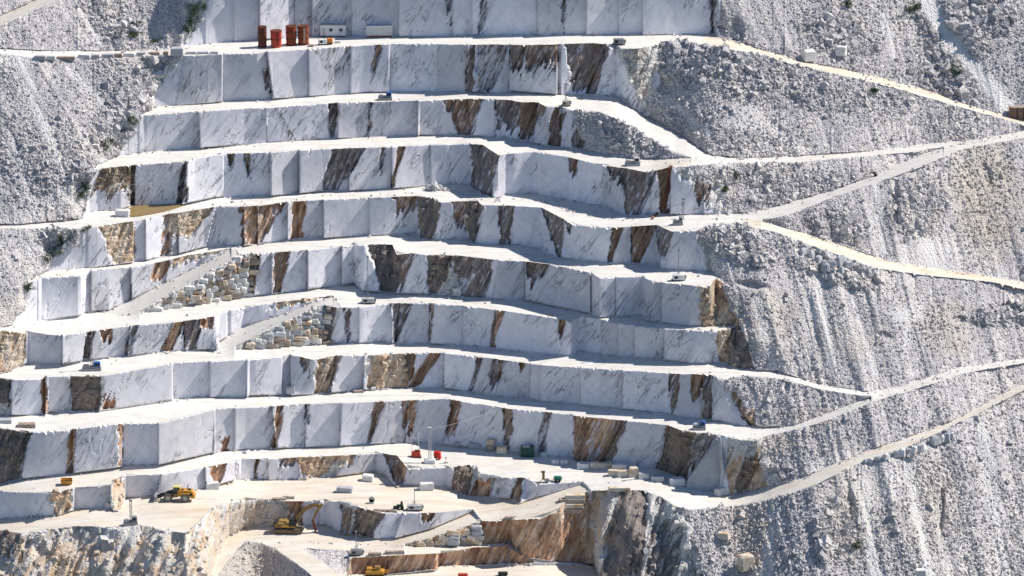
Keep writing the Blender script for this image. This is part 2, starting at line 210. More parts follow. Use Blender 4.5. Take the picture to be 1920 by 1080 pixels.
for _ in range(3):
    ZL = np.array([np.convolve(np.pad(z, 8, mode='reflect', reflect_type='odd'), K_, 'valid') for z in ZL])
for j in range(1, nl):
    same = (Y[j]-Y[j-1]) < .01
    ZL[j][same] = ZL[j-1][same]

# ------------------------------------------------------------------ the full grid
gy, gz, strip_of_row, frac = [], [], [], []
for j in range(nl-1):
    h = float((Y[j+1]-Y[j]).max())
    step = {FLOOR: 2.6, ROAD: 2.4, RAMP: 2.2}.get(STRIPS[NAMES[j]][0], 2.05)
    n = max(2, int(math.ceil(h/step)))
    for i in range(n):
        f = i/n
        gy.append(Y[j]*(1-f)+Y[j+1]*f); gz.append(ZL[j]*(1-f)+ZL[j+1]*f)
        strip_of_row.append(j); frac.append(f)
gy.append(Y[-1]); gz.append(ZL[-1]); strip_of_row.append(nl-2); frac.append(1.0)
GY, GZ = np.array(gy), np.array(gz)
NR = len(GY)
GX = np.broadcast_to(XS, GY.shape)
SR, FR = np.array(strip_of_row), np.array(frac)
D = raydir(GX, GY)
HL = np.hypot(D[..., 0], D[..., 1])
T = (GZ-CAMP[2])/D[..., 2]
for i in range(NR-2, -1, -1):                      # no overhangs
    T[i] = np.maximum(T[i], T[i+1]*HL[i+1]/HL[i]+1e-4)
# knocked-off edges, crumbs along the toes and the road sides: the cut surface keeps its plane, only its outline is ragged
_r = np.random.default_rng(5)
def ragged(fine, nick, p, big=0):
    k1 = np.arange(-130, 2060, 3.0); k2 = np.arange(-130, 2060, 13.0)
    a = np.abs(np.interp(XS, k1, _r.normal(0, fine, len(k1))))+np.abs(np.interp(XS, k2, _r.normal(0, fine, len(k2))))*.7
    return a+np.interp(XS, k1, np.where(_r.random(len(k1)) > p, _r.random(len(k1))**2*nick, 0))
for j in range(nl-1):
    if not isinstance(STRIPS[NAMES[j]][0], str): continue
    r = np.where(SR == j)[0]; e = r[-1]+1; n = len(r)
    h = Y[j+1]-Y[j]
    lim = np.clip(h*.18, 0, 9)
    a, b = np.minimum(ragged(.45, 7, .93), lim), np.minimum(ragged(.4, 4, .90), lim)
    # only where a real floor or road meets the cut
    ups, dns = [], []
    flat, good = np.ones(NC, bool), np.zeros(NC, bool)
    for k in range(j-1, -1, -1):
        if not isinstance(STRIPS[NAMES[k]][0], str): good |= flat & ((Y[k+1]-Y[k]) > 1.2)
        flat = flat & ((Y[k+1]-Y[k]) <= 1.2)
        if not flat.any(): break
        ups.append((k, flat.copy()))
    a = a*good
    flat, good = np.ones(NC, bool), np.zeros(NC, bool)
    for k in range(j+1, nl-1):
        if not isinstance(STRIPS[NAMES[k]][0], str): good |= flat & ((Y[k+1]-Y[k]) > 1.2)
        flat = flat & ((Y[k+1]-Y[k]) <= 1.2)
        if not flat.any(): break
        dns.append((k, flat.copy()))
    b = b*good
    f = np.arange(n+1)[:, None]/n
    fn = (a+f*(h-a-b))/np.maximum(h, 1e-6)
    idx = np.clip(fn*n, 0, n-1e-6); i0 = idx.astype(int); w_ = idx-i0
    Tc, Yc, cols = T[r[0]:e+1].copy(), GY[r[0]:e+1].copy(), np.arange(NC)[None, :]
    use = h > 4
    T[r[0]:e+1] = np.where(use, Tc[i0, cols]*(1-w_)+Tc[i0+1, cols]*w_, Tc)
    GY[r[0]:e+1] = np.where(use, Yc[i0, cols]*(1-w_)+Yc[i0+1, cols]*w_, Yc)
    for lst_, src in ((ups, r[0]), (dns, e)):
        for k, fl in lst_:
            rk = np.where(SR == k)[0]
            rk = rk if src == r[0] else np.minimum(rk+1, NR-1)
            GY[rk] = np.where(fl & use, GY[src], GY[rk]); T[rk] = np.where(fl & use, T[src], T[rk])
for r in range(1, NR): GY[r] = np.maximum(GY[r], GY[r-1])
D = raydir(GX, GY); HL = np.hypot(D[..., 0], D[..., 1])
print('grid', NR, NC, 'z range', GZ.min(), GZ.max(), 't', T.min(), T.max())

# cell classes
CC = np.zeros((NR-1, NC-1), int)
CID = np.zeros((NR-1, NC-1), int)     # strip index
xm = (XS[:-1]+XS[1:])/2
ENDN = {}
# ------------------------------------------------------------------ noise
def h2(ix, iy, s=0):
    n = (ix.astype(np.int64)*374761393 + iy.astype(np.int64)*668265263 + s*1274126177) & 0x7fffffff
    n = ((n ^ (n >> 13))*1274126177) & 0x7fffffff
    n = ((n ^ (n >> 15))*2246822519) & 0x7fffffff
    return ((n ^ (n >> 16)) & 0xffffff)/float(0xffffff)
def vnoise(x, y, s=0):
    ix, iy = np.floor(x), np.floor(y)
    fx, fy = x-ix, y-iy
    fx, fy = fx*fx*(3-2*fx), fy*fy*(3-2*fy)
    return ((h2(ix, iy, s)*(1-fx)+h2(ix+1, iy, s)*fx)*(1-fy)+(h2(ix, iy+1, s)*(1-fx)+h2(ix+1, iy+1, s)*fx)*fy)*2-1
def fbm(x, y, s=0, o=4, g=.5):
    a, v, t = 1, 0, 0
    for k in range(o):
        v = v+a*vnoise(x*2**k+17*k, y*2**k-9*k, s+k); t += a; a *= g
    return v/t
def rocks(x, y, s=0):
    """bumps of broken stone: (height 0..1, random id)"""
    ix, iy = np.floor(x), np.floor(y)
    best = np.full(x.shape, 9.0); idv = np.zeros(x.shape); tilt = np.zeros(x.shape)
    for a in (-1, 0, 1):
        for b in (-1, 0, 1):
            cx, cy = ix+a, iy+b
            ox, oy = cx+h2(cx, cy, s), cy+h2(cx, cy, s+1)
            r = h2(cx, cy, s+2)
            d = (np.abs(x-ox)+np.abs(y-oy))*.55+np.hypot(x-ox, y-oy)*.45
            d = d/(.45+.75*r)
            m = d < best
            best = np.where(m, d, best); idv = np.where(m, r, idv)
            tilt = np.where(m, (h2(cx, cy, s+3)-.5)*(x-ox)+(h2(cx, cy, s+4)-.5)*(y-oy), tilt)
    return np.clip(1-best, 0, 1)**.6*(.4+idv*.9)+tilt*.8, idv
FN = fbm(GX/22, GY/22, 90, 4)                       # ragged ends
for j in range(nl-1):
    rws = np.where(SR[:-1] == j)[0]
    c0, ex = STRIPS[NAMES[j]]
    for r in rws:
        f = FR[r]+.01
        wob = FN[r, :-1]*22
        if isinstance(c0, str):
            a, b, d, e = ENDS[c0]
            lo, hi = a+(b-a)*f, d+(e-d)*f
            cl = np.where((xm+wob > lo) & (xm+wob < hi), FACE, SCREE)
        else:
            cl = strip_class(NAMES[j], xm)
        CC[r] = cl; CID[r] = j
def inpoly(poly, x, y):
    m = np.zeros(np.broadcast(x, y).shape, bool)
    for (xa, ya), (xb, yb) in zip(poly, poly[1:]+poly[:1]):
        m ^= ((ya > y) != (yb > y)) & (x < (xb-xa)*(y-ya)/(yb-ya+1e-9)+xa)
    return m
YM = (GY[:-1, :-1]+GY[1:, 1:])/2
for poly, cl in [([(566, 1027), (655, 1032), (657, 1046), (645, 1079), (634, 1076)], SCREE)]:
    CC[inpoly(poly, xm[None, :]+YM*0+FN[:-1, :-1]*3, YM)] = cl
# vertex level masks
rough = np.zeros((NR, NC)); rib = np.zeros((NR, NC)); rust = np.zeros((NR, NC)); dark = np.zeros((NR, NC)); saw = np.zeros((NR, NC))
rows_of = {}
for j in range(nl-1):
    c0 = STRIPS[NAMES[j]][0]
    if isinstance(c0, str): rows_of[c0] = np.where(SR == j)[0]
EDG = fbm((GX+.42*GY)/11, GY/26, 40, 4)*1.2
EDG2 = fbm((GX+.42*GY)/4, GY/30, 44, 3)*1.3
def quadmask(face, a, b, c, d, f0, f1, soft=2.5, jit=7, fj=.30):
    r = rows_of[face]
    f = FR[r][:, None]; x = XS[None, :]+EDG[r]*jit+EDG2[r]*3
    lo, hi = a+(c-a)*f, b+(d-b)*f
    m = np.clip((x-lo)/soft+.5, 0, 1)*np.clip((hi-x)/soft+.5, 0, 1)
    ff = f+EDG2[r]*fj
    if f0 > 0: m = m*np.clip((ff-f0)/.06+.5, 0, 1)
    if f1 < 1: m = m*np.clip((f1-ff)/.06+.5, 0, 1)
    return r, m
def both(lst):
    for q in lst:
        yield q
        if q[0] in ('A5', 'A6') and max(q[1:5]) > 452: yield (q[0]+'b',)+q[1:]
XLIM = {'A5b': 452, 'A6b': 606}
for q in both(ROUGHS):
    r, m = quadmask(*q, soft=6, jit=10)
    if q[0] in XLIM and (q[0][:2],)+q[1:] in ROUGHS: m = m*(XS > XLIM[q[0]])
    rough[r] = np.maximum(rough[r], m)
for q in both(STAINS):
    w = min(q[2]-q[1], q[4]-q[3])
    j_ = min(7, max(1.5, w*.35))
    r, m = quadmask(*q[:7], jit=j_)
    if q[0] in XLIM: m = m*(XS > XLIM[q[0]])
    rust[r] = np.maximum(rust[r], m*q[7]); dark[r] = np.maximum(dark[r], m*q[8])
    if q[8]+q[7] > .4: rib[r] = np.maximum(rib[r], m)
tone = np.ones((NR, NC)); seamline = np.zeros((NR, NC))
SEAMS['A5b'] = [q for q in SEAMS['A5'] if q[0] > 452]; SEAMS['A6b'] = [q for q in SEAMS['A6'] if q[0] > 606]
for face, lst in SEAMS.items():
    r = rows_of[face]
    f = FR[r][:, None]
    x = XS[None, :]+np.zeros_like(f)
    e = ENDS[face]
    sm = sorted(lst, key=lambda s: s[0])
    B_ = [(max(e[0], -150)+0*f)+(e[1]-e[0])*0*f] + [s[0]+(s[1]-s[0])*f+EDG2[r][:, ::1].mean(1)[:, None]*0 for s in sm] + [e[2]+(e[3]-e[2])*f]
    amp = [0.3]+[s[2]*1.6 for s in sm]
    acc = np.zeros_like(x)
    for k in range(len(B_)-1):
        lo, hi = B_[k], B_[k+1]
        inn = (x >= lo) & (x < hi)
        u = np.clip((x-lo)/np.maximum(hi-lo, 4), 0, 1)
        # the panel stands forward at its left end and falls back to the right (or the other way round)
        a = amp[k]
        nx = amp[k+1] if k+1 < len(amp) else .3
        fwd = max(a, 0)*(1-u)+max(-nx, 0)*u*.9
        acc = np.where(inn, fwd, acc); tone[r] = np.where(inn, .84+.30*(((k*37+len(lst)*53+int(sm[0][0])) % 17)/16), tone[r])
        g = np.exp(-((x-lo)/1.3)**2)*(1 if k else 0)*(.35+.65*((k*7+len(face)*3) % 3 == 0))
        seamline[r] = np.maximum(seamline[r], g*.8)
    saw[r] = acc

# class weights on vertices
REAL = ((GY[1:, :-1]-GY[:-1, :-1]+GY[1:, 1:]-GY[:-1, 1:]) > .02).astype(float)
def join_flat(a):
    """where a strip has no height its rows are one and the same point"""
    z = (GY[1:]-GY[:-1]) < .01
    i = 0
    top = a.copy()
    for r in range(1, NR): top[r] = np.where(z[r-1], top[r-1], a[r])
    bot = a.copy()
    for r in range(NR-2, -1, -1): bot[r] = np.where(z[r], bot[r+1], a[r])
    flat = np.zeros((NR, NC), bool); flat[1:] |= z; flat[:-1] |= z
    return np.where(flat, (top+bot)/2, a)
def vert_w(mask):
    w = np.zeros((NR, NC)); n = np.zeros((NR, NC))+1e-9
    m = mask.astype(float)*REAL
    for a in (0, 1):
        for b in (0, 1):
            w[a:NR-1+a, b:NC-1+b] += m; n[a:NR-1+a, b:NC-1+b] += REAL
    return join_flat(w/n)
wS, wF = vert_w(CC == SCREE), vert_w(CC == FACE)
wFl = vert_w((CC == FLOOR) | (CC == ROAD) | (CC == RAMP))
def blurx(a, n):
    for _ in range(n):
        b = a.copy(); b[:, 1:-1] = (a[:, :-2]+2*a[:, 1:-1]+a[:, 2:])/4
        a = b
        b = a.copy(); b[1:-1] = (a[:-2]+2*a[1:-1]+a[2:])/4
        a = b
    return a
mS = (join_flat(wS) > .999)
mm = mS[:, 1:-1] & mS[:, :-2] & mS[:, 2:]
for _ in range(160):                               # no creases where a bench runs out into the scree
    T[:, 1:-1] = np.where(mm, (T[:, :-2]+2*T[:, 1:-1]+T[:, 2:])/4, T[:, 1:-1])
zone = np.where(np.isin(SR, [IDX['T1'], IDX['L1'], IDX['T2']]))[0]
zc = np.where((XS > 1222) & (XS < 1345))[0]
for _ in range(220):                               # the short track eases into the haul road
    A_ = T[zone[0]:zone[-1]+2, zc[0]-1:zc[-1]+2]
    A_[:, 1:-1] = (A_[:, :-2]+2*A_[:, 1:-1]+A_[:, 2:])/4
T = join_flat(T)
wSb = np.minimum(blurx(wS, 2), 1)*(wFl < .6)
edge = np.clip(1-wFl*2, 0, 1)                      # zero on the lips and toes
PW = CAMP+D*T[..., None]
WX, WZ = PW[..., 0].copy(), PW[..., 2].copy()
def patch(cx, cy, rx, ry, ang=0, p=1.0):
    """soft ellipse in survey coordinates"""
    ca, sa = math.cos(math.radians(ang)), math.sin(math.radians(ang))
    dx, dy = GX-cx, GY-cy
    u, v = (dx*ca+dy*sa)/rx, (-dx*sa+dy*ca)/ry
    return np.clip(1.3-(u*u+v*v)+FN*.5, 0, 1)*p
def band(pts, wd, p=1.0):
    out = np.zeros((NR, NC))
    for (xa, ya), (xb, yb) in zip(pts[:-1], pts[1:]):
        L2 = (xb-xa)**2+(yb-ya)**2
        t = np.clip(((GX-xa)*(xb-xa)+(GY-ya)*(yb-ya))/L2, 0, 1)
        d = np.hypot(GX-xa-t*(xb-xa), GY-ya-t*(yb-ya))/wd
        out = np.maximum(out, np.clip(1.5-d+FN*.7, 0, 1)*p)
    return out
COARSE = np.zeros((NR, NC))
for q in [(1790,60,75,50,35,1),(1860,25,45,40,0,.8),(1400,120,140,45,12,.9),(1290,115,60,45,0,1),(1560,60,60,40,10,.6),(280,185,70,60,-60,1),(230,240,60,60,-60,1),(310,120,50,30,0,.8),(200,30,70,40,20,.6),
          (1400,330,90,22,0,.6),(1720,390,55,60,20,1),(1560,420,70,30,10,.6),(1360,440,50,40,0,.9),(1400,470,60,30,20,.7),(150,330,40,40,-50,.8),(120,450,50,40,-40,1),(1880,590,70,25,-10,.9),(1560,510,80,18,20,.9),(1780,150,60,40,30,.5),(1240,330,50,10,0,.4),
          (1330,240,100,45,20,.5),(1560,990,30,70,8,1),(1440,880,50,20,0,.6),(60,300,140,90,0,.25),(1480,170,200,40,12,.4),(1180,250,60,40,25,.5),(1500,350,140,25,-12,.5)]:
    COARSE = np.maximum(COARSE, patch(*q))
# tan sandy soil: right edge, under the lower road, the pit rim
TAN = np.zeros((NR, NC))
for q in [(1850,370,70,120,-10,.75),(1440,600,70,60,0,.45),(1600,640,90,40,0,.3),(1780,620,60,60,0,.5),(1440,830,60,30,0,.6),(1400,1000,50,90,0,.6),(500,1060,70,50,0,.8),(430,1050,50,50,0,.7),(1600,960,70,130,0,.35),(1740,960,60,90,0,.35),(1500,780,90,25,0,.35),(1230,940,60,40,0,.3),(30,590,40,40,0,.35),(90,400,60,30,0,.3)]:
    TAN = np.maximum(TAN, patch(*q))
LIGHT = np.zeros((NR, NC))
for q in [(1760,25,12,34,-32,.7),(1800,85,10,50,-34,.8),(1850,150,10,50,-32,.8),(1660,60,5,40,-12,.6),(1672,90,4,30,-8,.5),(1640,420,10,60,-8,.35),(1750,480,60,40,0,.5),(1560,870,60,20,-20,.4),(1640,900,50,60,-10,.35),(20,110,60,14,0,.6),(110,370,60,20,-30,.4),(1520,580,20,60,-5,.4),(1700,590,40,20,-10,.5),(1180,110,40,30,0,.5),(1400,230,80,20,10,.3),(60,450,40,60,-20,.25)]:
    LIGHT = np.maximum(LIGHT, patch(*q))
for b_ in [([(1733,-10),(1758,38),(1800,95),(1848,150),(1893,205)],14,1.0),([(1655,20),(1668,60),(1678,108)],3.5,.9),([(1740,60),(1770,110)],4,.5),([(1500,310),(1512,352)],3,.6),([(1640,330),(1655,470)],6,.6),([(1700,360),(1730,470)],5,.5),
           ([(1420,560),(1450,690)],7,.6),([(1530,520),(1560,690)],8,.6),([(1600,560),(1640,700)],6,.6),([(1700,580),(1700,650)],8,.5),([(1620,900),(1640,1080)],12,.6),([(1700,870),(1745,1080)],9,.6),([(1840,800),(1880,1080)],12,.5),([(1450,960),(1440,1080)],10,.6),
           ([(40,120),(120,330)],10,.45),([(130,130),(200,200)],6,.4),([(20,260),(60,400)],10,.4),([(150,20),(190,80)],5,.5),([(1250,190),(1330,250)],8,.4),([(1400,200),(1500,280)],9,.4),([(1120,200),(1170,280)],6,.3)]:
    LIGHT = np.maximum(LIGHT, band(*b_))
COARSE = COARSE*np.clip(1-1.3*LIGHT, 0, 1)
# ------------------------------------------------------------------ relief
S1 = WZ*1.35
low = fbm(WX/38, WZ/60, 5, 3)
skew = np.interp(XS, [0, 700, 1300, 1920], [.75, .6, .35, .22])[None, :]
gx = WX+skew*WZ
gul = fbm(gx/7.5, WZ/45, 6, 4, .55)+.6*fbm(gx/2.6, WZ/26, 9, 3)
r1, i1 = rocks(WX/.78+fbm(WX/3, S1/3, 77, 2)*.5, S1/.78, 20)
r2, i2 = rocks(WX/2.3+fbm(WX/5, S1/5, 78, 2)*.6, S1/2.0, 30)
r3, i3 = rocks(WX/.45, S1/.45, 36)
patchy = np.clip(.5+.9*fbm(WX/16, WZ/16, 61, 3), 0, 1)
lowr = np.clip((GX-1350)/60, 0, 1)*np.clip((GY-360)/80, 0, 1)
fur = np.abs(fbm((WX+.25*WZ)/4.2, WZ/40, 66, 3))
ds = low*1.6+gul*(.85+.35*lowr)-fur*lowr*1.0+((r1*(.07+.20*patchy)+r3*.11+r2*.10*patchy)*(1-.2*lowr)+COARSE*(r2*1.0+r1*.25-.2))*(1-LIGHT*.75)
#H hollows under the blocky ledges and long dark clefts seen in the scree
for cx, cy, rx, ry, an, am in [(1575,500,60,10,18,-1.5),(1520,478,30,10,25,-1.8),(1620,525,36,8,12,-1.8),(1412,535,28,8,8,-2.2),(1640,535,8,26,-8,-1.6),(1800,600,14,8,0,-1.8),(1825,607,10,7,0,-1.6),(1660,630,14,8,20,-1.5),
        (1765,950,6,60,3,-2.0),(1585,960,16,40,12,-2.4),(1562,1040,10,40,2,-2.0),(1380,60,16,26,0,-2.4),(1250,160,22,16,0,-2.2),(1485,190,22,12,25,-1.8),(1475,145,12,22,-12,-1.5),(1680,380,9,40,-3,-2.2),(1850,330,10,30,-18,-1.8),
        (262,165,20,26,0,-2.2),(225,235,30,30,0,-1.8),(208,270,14,16,0,-2),(215,15,12,30,-10,-1.5),(150,370,14,30,0,-2),(100,460,16,22,30,-2.2),(55,545,16,30,25,-2.6),(1720,835,60,6,-22,-1.3),(1474,725,7,14,0,-2),(1350,62,14,14,0,-1.5),(20,790,12,20,0,-1)]:
    ds = ds+patch(cx, cy, rx, ry, an)*am*.6
# rough, broken rock: leaning slabs
lx = WX-.42*WZ
sl = fbm(lx/1.5, WZ/9, 51, 4, .6)
sl2 = np.abs(fbm(lx/2.9, WZ/14, 55, 3))
dr = sl*1.5+sl2*2.0-.4+(r2*.7+r1*.4)*.8+low*.8
big = np.zeros((NR, NC))
for j in (IDX['L9'], IDX['M1'], IDX['L10']):
    big[SR == j] = 1
pit = fbm(lx/7.5, WZ/11, 81, 4, .55)*5.5+fbm(WX/9, WZ/7, 82, 3)*3.5+np.abs(fbm(lx/3.2, WZ/9, 83, 3))*3.5
lbig = blurx(big*(((GX < 480) | (GX > 1100))), 5)
dr = dr*(1-lbig*.45)+pit*lbig*np.where(GX < 480, .75, 1.)
# sawn faces: very slight waviness, plus the stepped panels
ribs = fbm(lx/.75, WZ/7, 58, 3)*.8-.35+fbm(WX/1.1, WZ/1.4, 59, 2)*.25
df = saw+rib*(ribs*1.2-.7)+fbm(WX/5, WZ/9, 71, 3)*.10+fbm(lx/1.2, WZ/4, 72, 3)*.035
crk = np.clip(np.abs(fbm(lx/3.3+fbm(WX/2, WZ/2, 73, 2)*.25, WZ/16, 74, 3))/.035, 0, 1)
crkm = (1-crk)*np.clip(fbm(WX/8, WZ/6, 75, 2)*3+.2, 0, 1)
df = df-seamline*.2-crkm*.22
rg = np.clip(blurx(rough, 1), 0, 1)
w_face = wF*edge
disp = wS*edge*ds*np.clip(wSb+.2, 0, 1) + w_face*(df*(1-rg*.7)+dr*rg*.75)
# the panel steps have to reach lip and toe too, or they would bulge
disp = disp+(1-edge)*0
inface = np.zeros((NR, NC)); 
saw_e = saw.copy()
for face, r in rows_of.items():
    nxt = r[-1]+1
    if nxt < NR: saw_e[nxt] = saw_e[r[-1]]
nearlip = (wFl > 0) & (wF > 0)
disp = np.where(nearlip, saw_e*.9*(1-rg*.6)+np.maximum(rg*sl*1.0, -1)*(wFl < 1), disp)
flo = fbm(WX/5, PW[..., 1]/5, 31, 4)*.12+fbm(WX/.9, PW[..., 1]/.9, 33, 2)*.03
disp = disp+np.where(wFl >= 1, flo, 0)
# chipped lips and crumbs at the toes: little irregular notches
chip = np.clip(fbm(WX/.8, WX/7, 91, 3)*2.2-.5, 0, 1)
disp = disp-np.where(nearlip, chip*.5, 0)
disp = join_flat(disp)
T2 = T-disp
PW = CAMP+D*T2[..., None]
def terrain(px, py):
    """point of the ground seen at a survey position"""
    c = np.clip((px-XS[0])/DX, 0, NC-1.001); ci = int(c); cf = c-ci
    col = GY[:, ci]*(1-cf)+GY[:, ci+1]*cf
    r = int(np.clip(np.searchsorted(col, py)-1, 0, NR-2))
    dy = col[r+1]-col[r]; rf = (py-col[r])/dy if dy > 1e-6 else 0
    t = (T2[r, ci]*(1-cf)+T2[r, ci+1]*cf)*(1-rf)+(T2[r+1, ci]*(1-cf)+T2[r+1, ci+1]*cf)*rf
    return Vector(CAMP+raydir(px, py)*t), t/DIST*MPP

# ------------------------------------------------------------------ materials
def mat(name):
    m = bpy.data.materials.new(name); m.use_nodes = True
    nt = m.node_tree; b = nt.nodes['Principled BSDF']
    b.inputs['Roughness'].default_value = .85
    b.inputs['Specular IOR Level'].default_value = .25
    return m, nt, b
def N(nt, t, **k):
    n = nt.nodes.new(t)
    for a, v in k.items():
        if a.startswith('_'): setattr(n, a[1:], v)
        else: n.inputs[a.replace('__', ' ')].default_value = v
    return n
def coords(nt, scale, rot=(0, 0, 0)):
    g = N(nt, 'ShaderNodeNewGeometry'); m = N(nt, 'ShaderNodeMapping', _vector_type='TEXTURE')
    m.inputs['Scale'].default_value = tuple(1/q for q in scale); m.inputs['Rotation'].default_value = rot
    nt.links.new(g.outputs['Position'], m.inputs['Vector']); return m.outputs['Vector']
def noise(nt, vec, scale, detail=4, rough=.55):
    n = N(nt, 'ShaderNodeTexNoise', Scale=scale, Detail=detail, Roughness=rough)
    nt.links.new(vec, n.inputs['Vector']); return n.outputs['Fac']
def ramp(nt, fac, stops):
    r = N(nt, 'ShaderNodeValToRGB'); e = r.color_ramp.elements
    while len(e) < len(stops): e.new(.5)
    for s, (p, c) in zip(e, stops):
        s.position = p; s.color = (c, c, c, 1) if isinstance(c, (int, float)) else (*c, 1)
    nt.links.new(fac, r.inputs['Fac']); return r.outputs['Color']
def mix(nt, fac, a, b, blend='MIX'):
    m = N(nt, 'ShaderNodeMix', _data_type='RGBA', _blend_type=blend)
    for s, v in ((0, fac), (6, a), (7, b)):
        if hasattr(v, 'links') or hasattr(v, 'is_output'): nt.links.new(v, m.inputs[s])
        else: m.inputs[s].default_value = v if s == 0 else (*v, 1)
    return m.outputs[2]
def math_(nt, op, a, b=0.0, c=None):
    m = N(nt, 'ShaderNodeMath', _operation=op)
    for i, v in enumerate((a, b) if c is None else (a, b, c)):
        if hasattr(v, 'is_output'): nt.links.new(v, m.inputs[i])
        else: m.inputs[i].default_value = v
    return m.outputs[0]
def bump(nt, b, h, dist, strength=1.0):
    n = N(nt, 'ShaderNodeBump', Strength=strength, Distance=dist)
    nt.links.new(h, n.inputs['Height']); nt.links.new(n.outputs['Normal'], b.inputs['Normal'])
def attr(nt, name='mask'):
    a = N(nt, 'ShaderNodeAttribute', _attribute_name=name); s = N(nt, 'ShaderNodeSeparateColor')
    nt.links.new(a.outputs['Color'], s.inputs[0]); return s.outputs

def make_scree():
    m, nt, b = mat('broken_marble_scree')
    v = coords(nt, (1, 1, 1)); a = attr(nt)
    c = ramp(nt, noise(nt, v, 1.1, 6, .8), [(.25, (.40, .382, .385)), (.5, (.575, .55, .55)), (.75, (.75, .725, .715))])
    c2 = ramp(nt, noise(nt, v, .035, 3), [(.3, (.86, .87, .9)), (.7, (1.08, 1.07, 1.05))])
    c = mix(nt, 1.0, c, c2, 'MULTIPLY')
    vst = coords(nt, (1, .35, .09), (0, math.radians(-16), 0))
    c = mix(nt, 1.0, c, ramp(nt, noise(nt, vst, .32, 4, .6), [(.36, (.84, .84, .86)), (.50, (1., 1., 1.)), (.64, (1.14, 1.12, 1.07))]), 'MULTIPLY')
    al_ = nt.nodes.new('ShaderNodeAttribute'); al_.attribute_name = 'mask'
    cmb = N(nt, 'ShaderNodeCombineColor')
    for i_ in range(3): nt.links.new(al_.outputs['Alpha'], cmb.inputs[i_])
    c = mix(nt, 1.0, c, cmb.outputs[0], 'MULTIPLY')
    vo = N(nt, 'ShaderNodeTexVoronoi', Scale=2.1); nt.links.new(v, vo.inputs['Vector'])
    cc = ramp(nt, vo.outputs['Color'], [(.1, .72), (.55, 1.0), (.95, 1.3)])
    c = mix(nt, .8, c, cc, 'MULTIPLY')
    c = mix(nt, math_(nt, 'MULTIPLY', a[0], math_(nt, 'MULTIPLY_ADD', noise(nt, v, .5, 4), .9, .35)), c, (.55, .49, .41))
    c = mix(nt, a[1], c, (.82, .81, .79))
    c = mix(nt, ramp(nt, math_(nt, 'ADD', a[2], math_(nt, 'MULTIPLY', noise(nt, v, .5, 3), .6)), [(.75, 0.), (1.0, 1.)]), c, (.10, .13, .06))
    nt.links.new(c, b.inputs['Base Color'])
    h = math_(nt, 'ADD', math_(nt, 'MULTIPLY', vo.outputs['Distance'], -1.0), noise(nt, v, 3.5, 3))
    bump(nt, b, h, .35, .8)
    return m
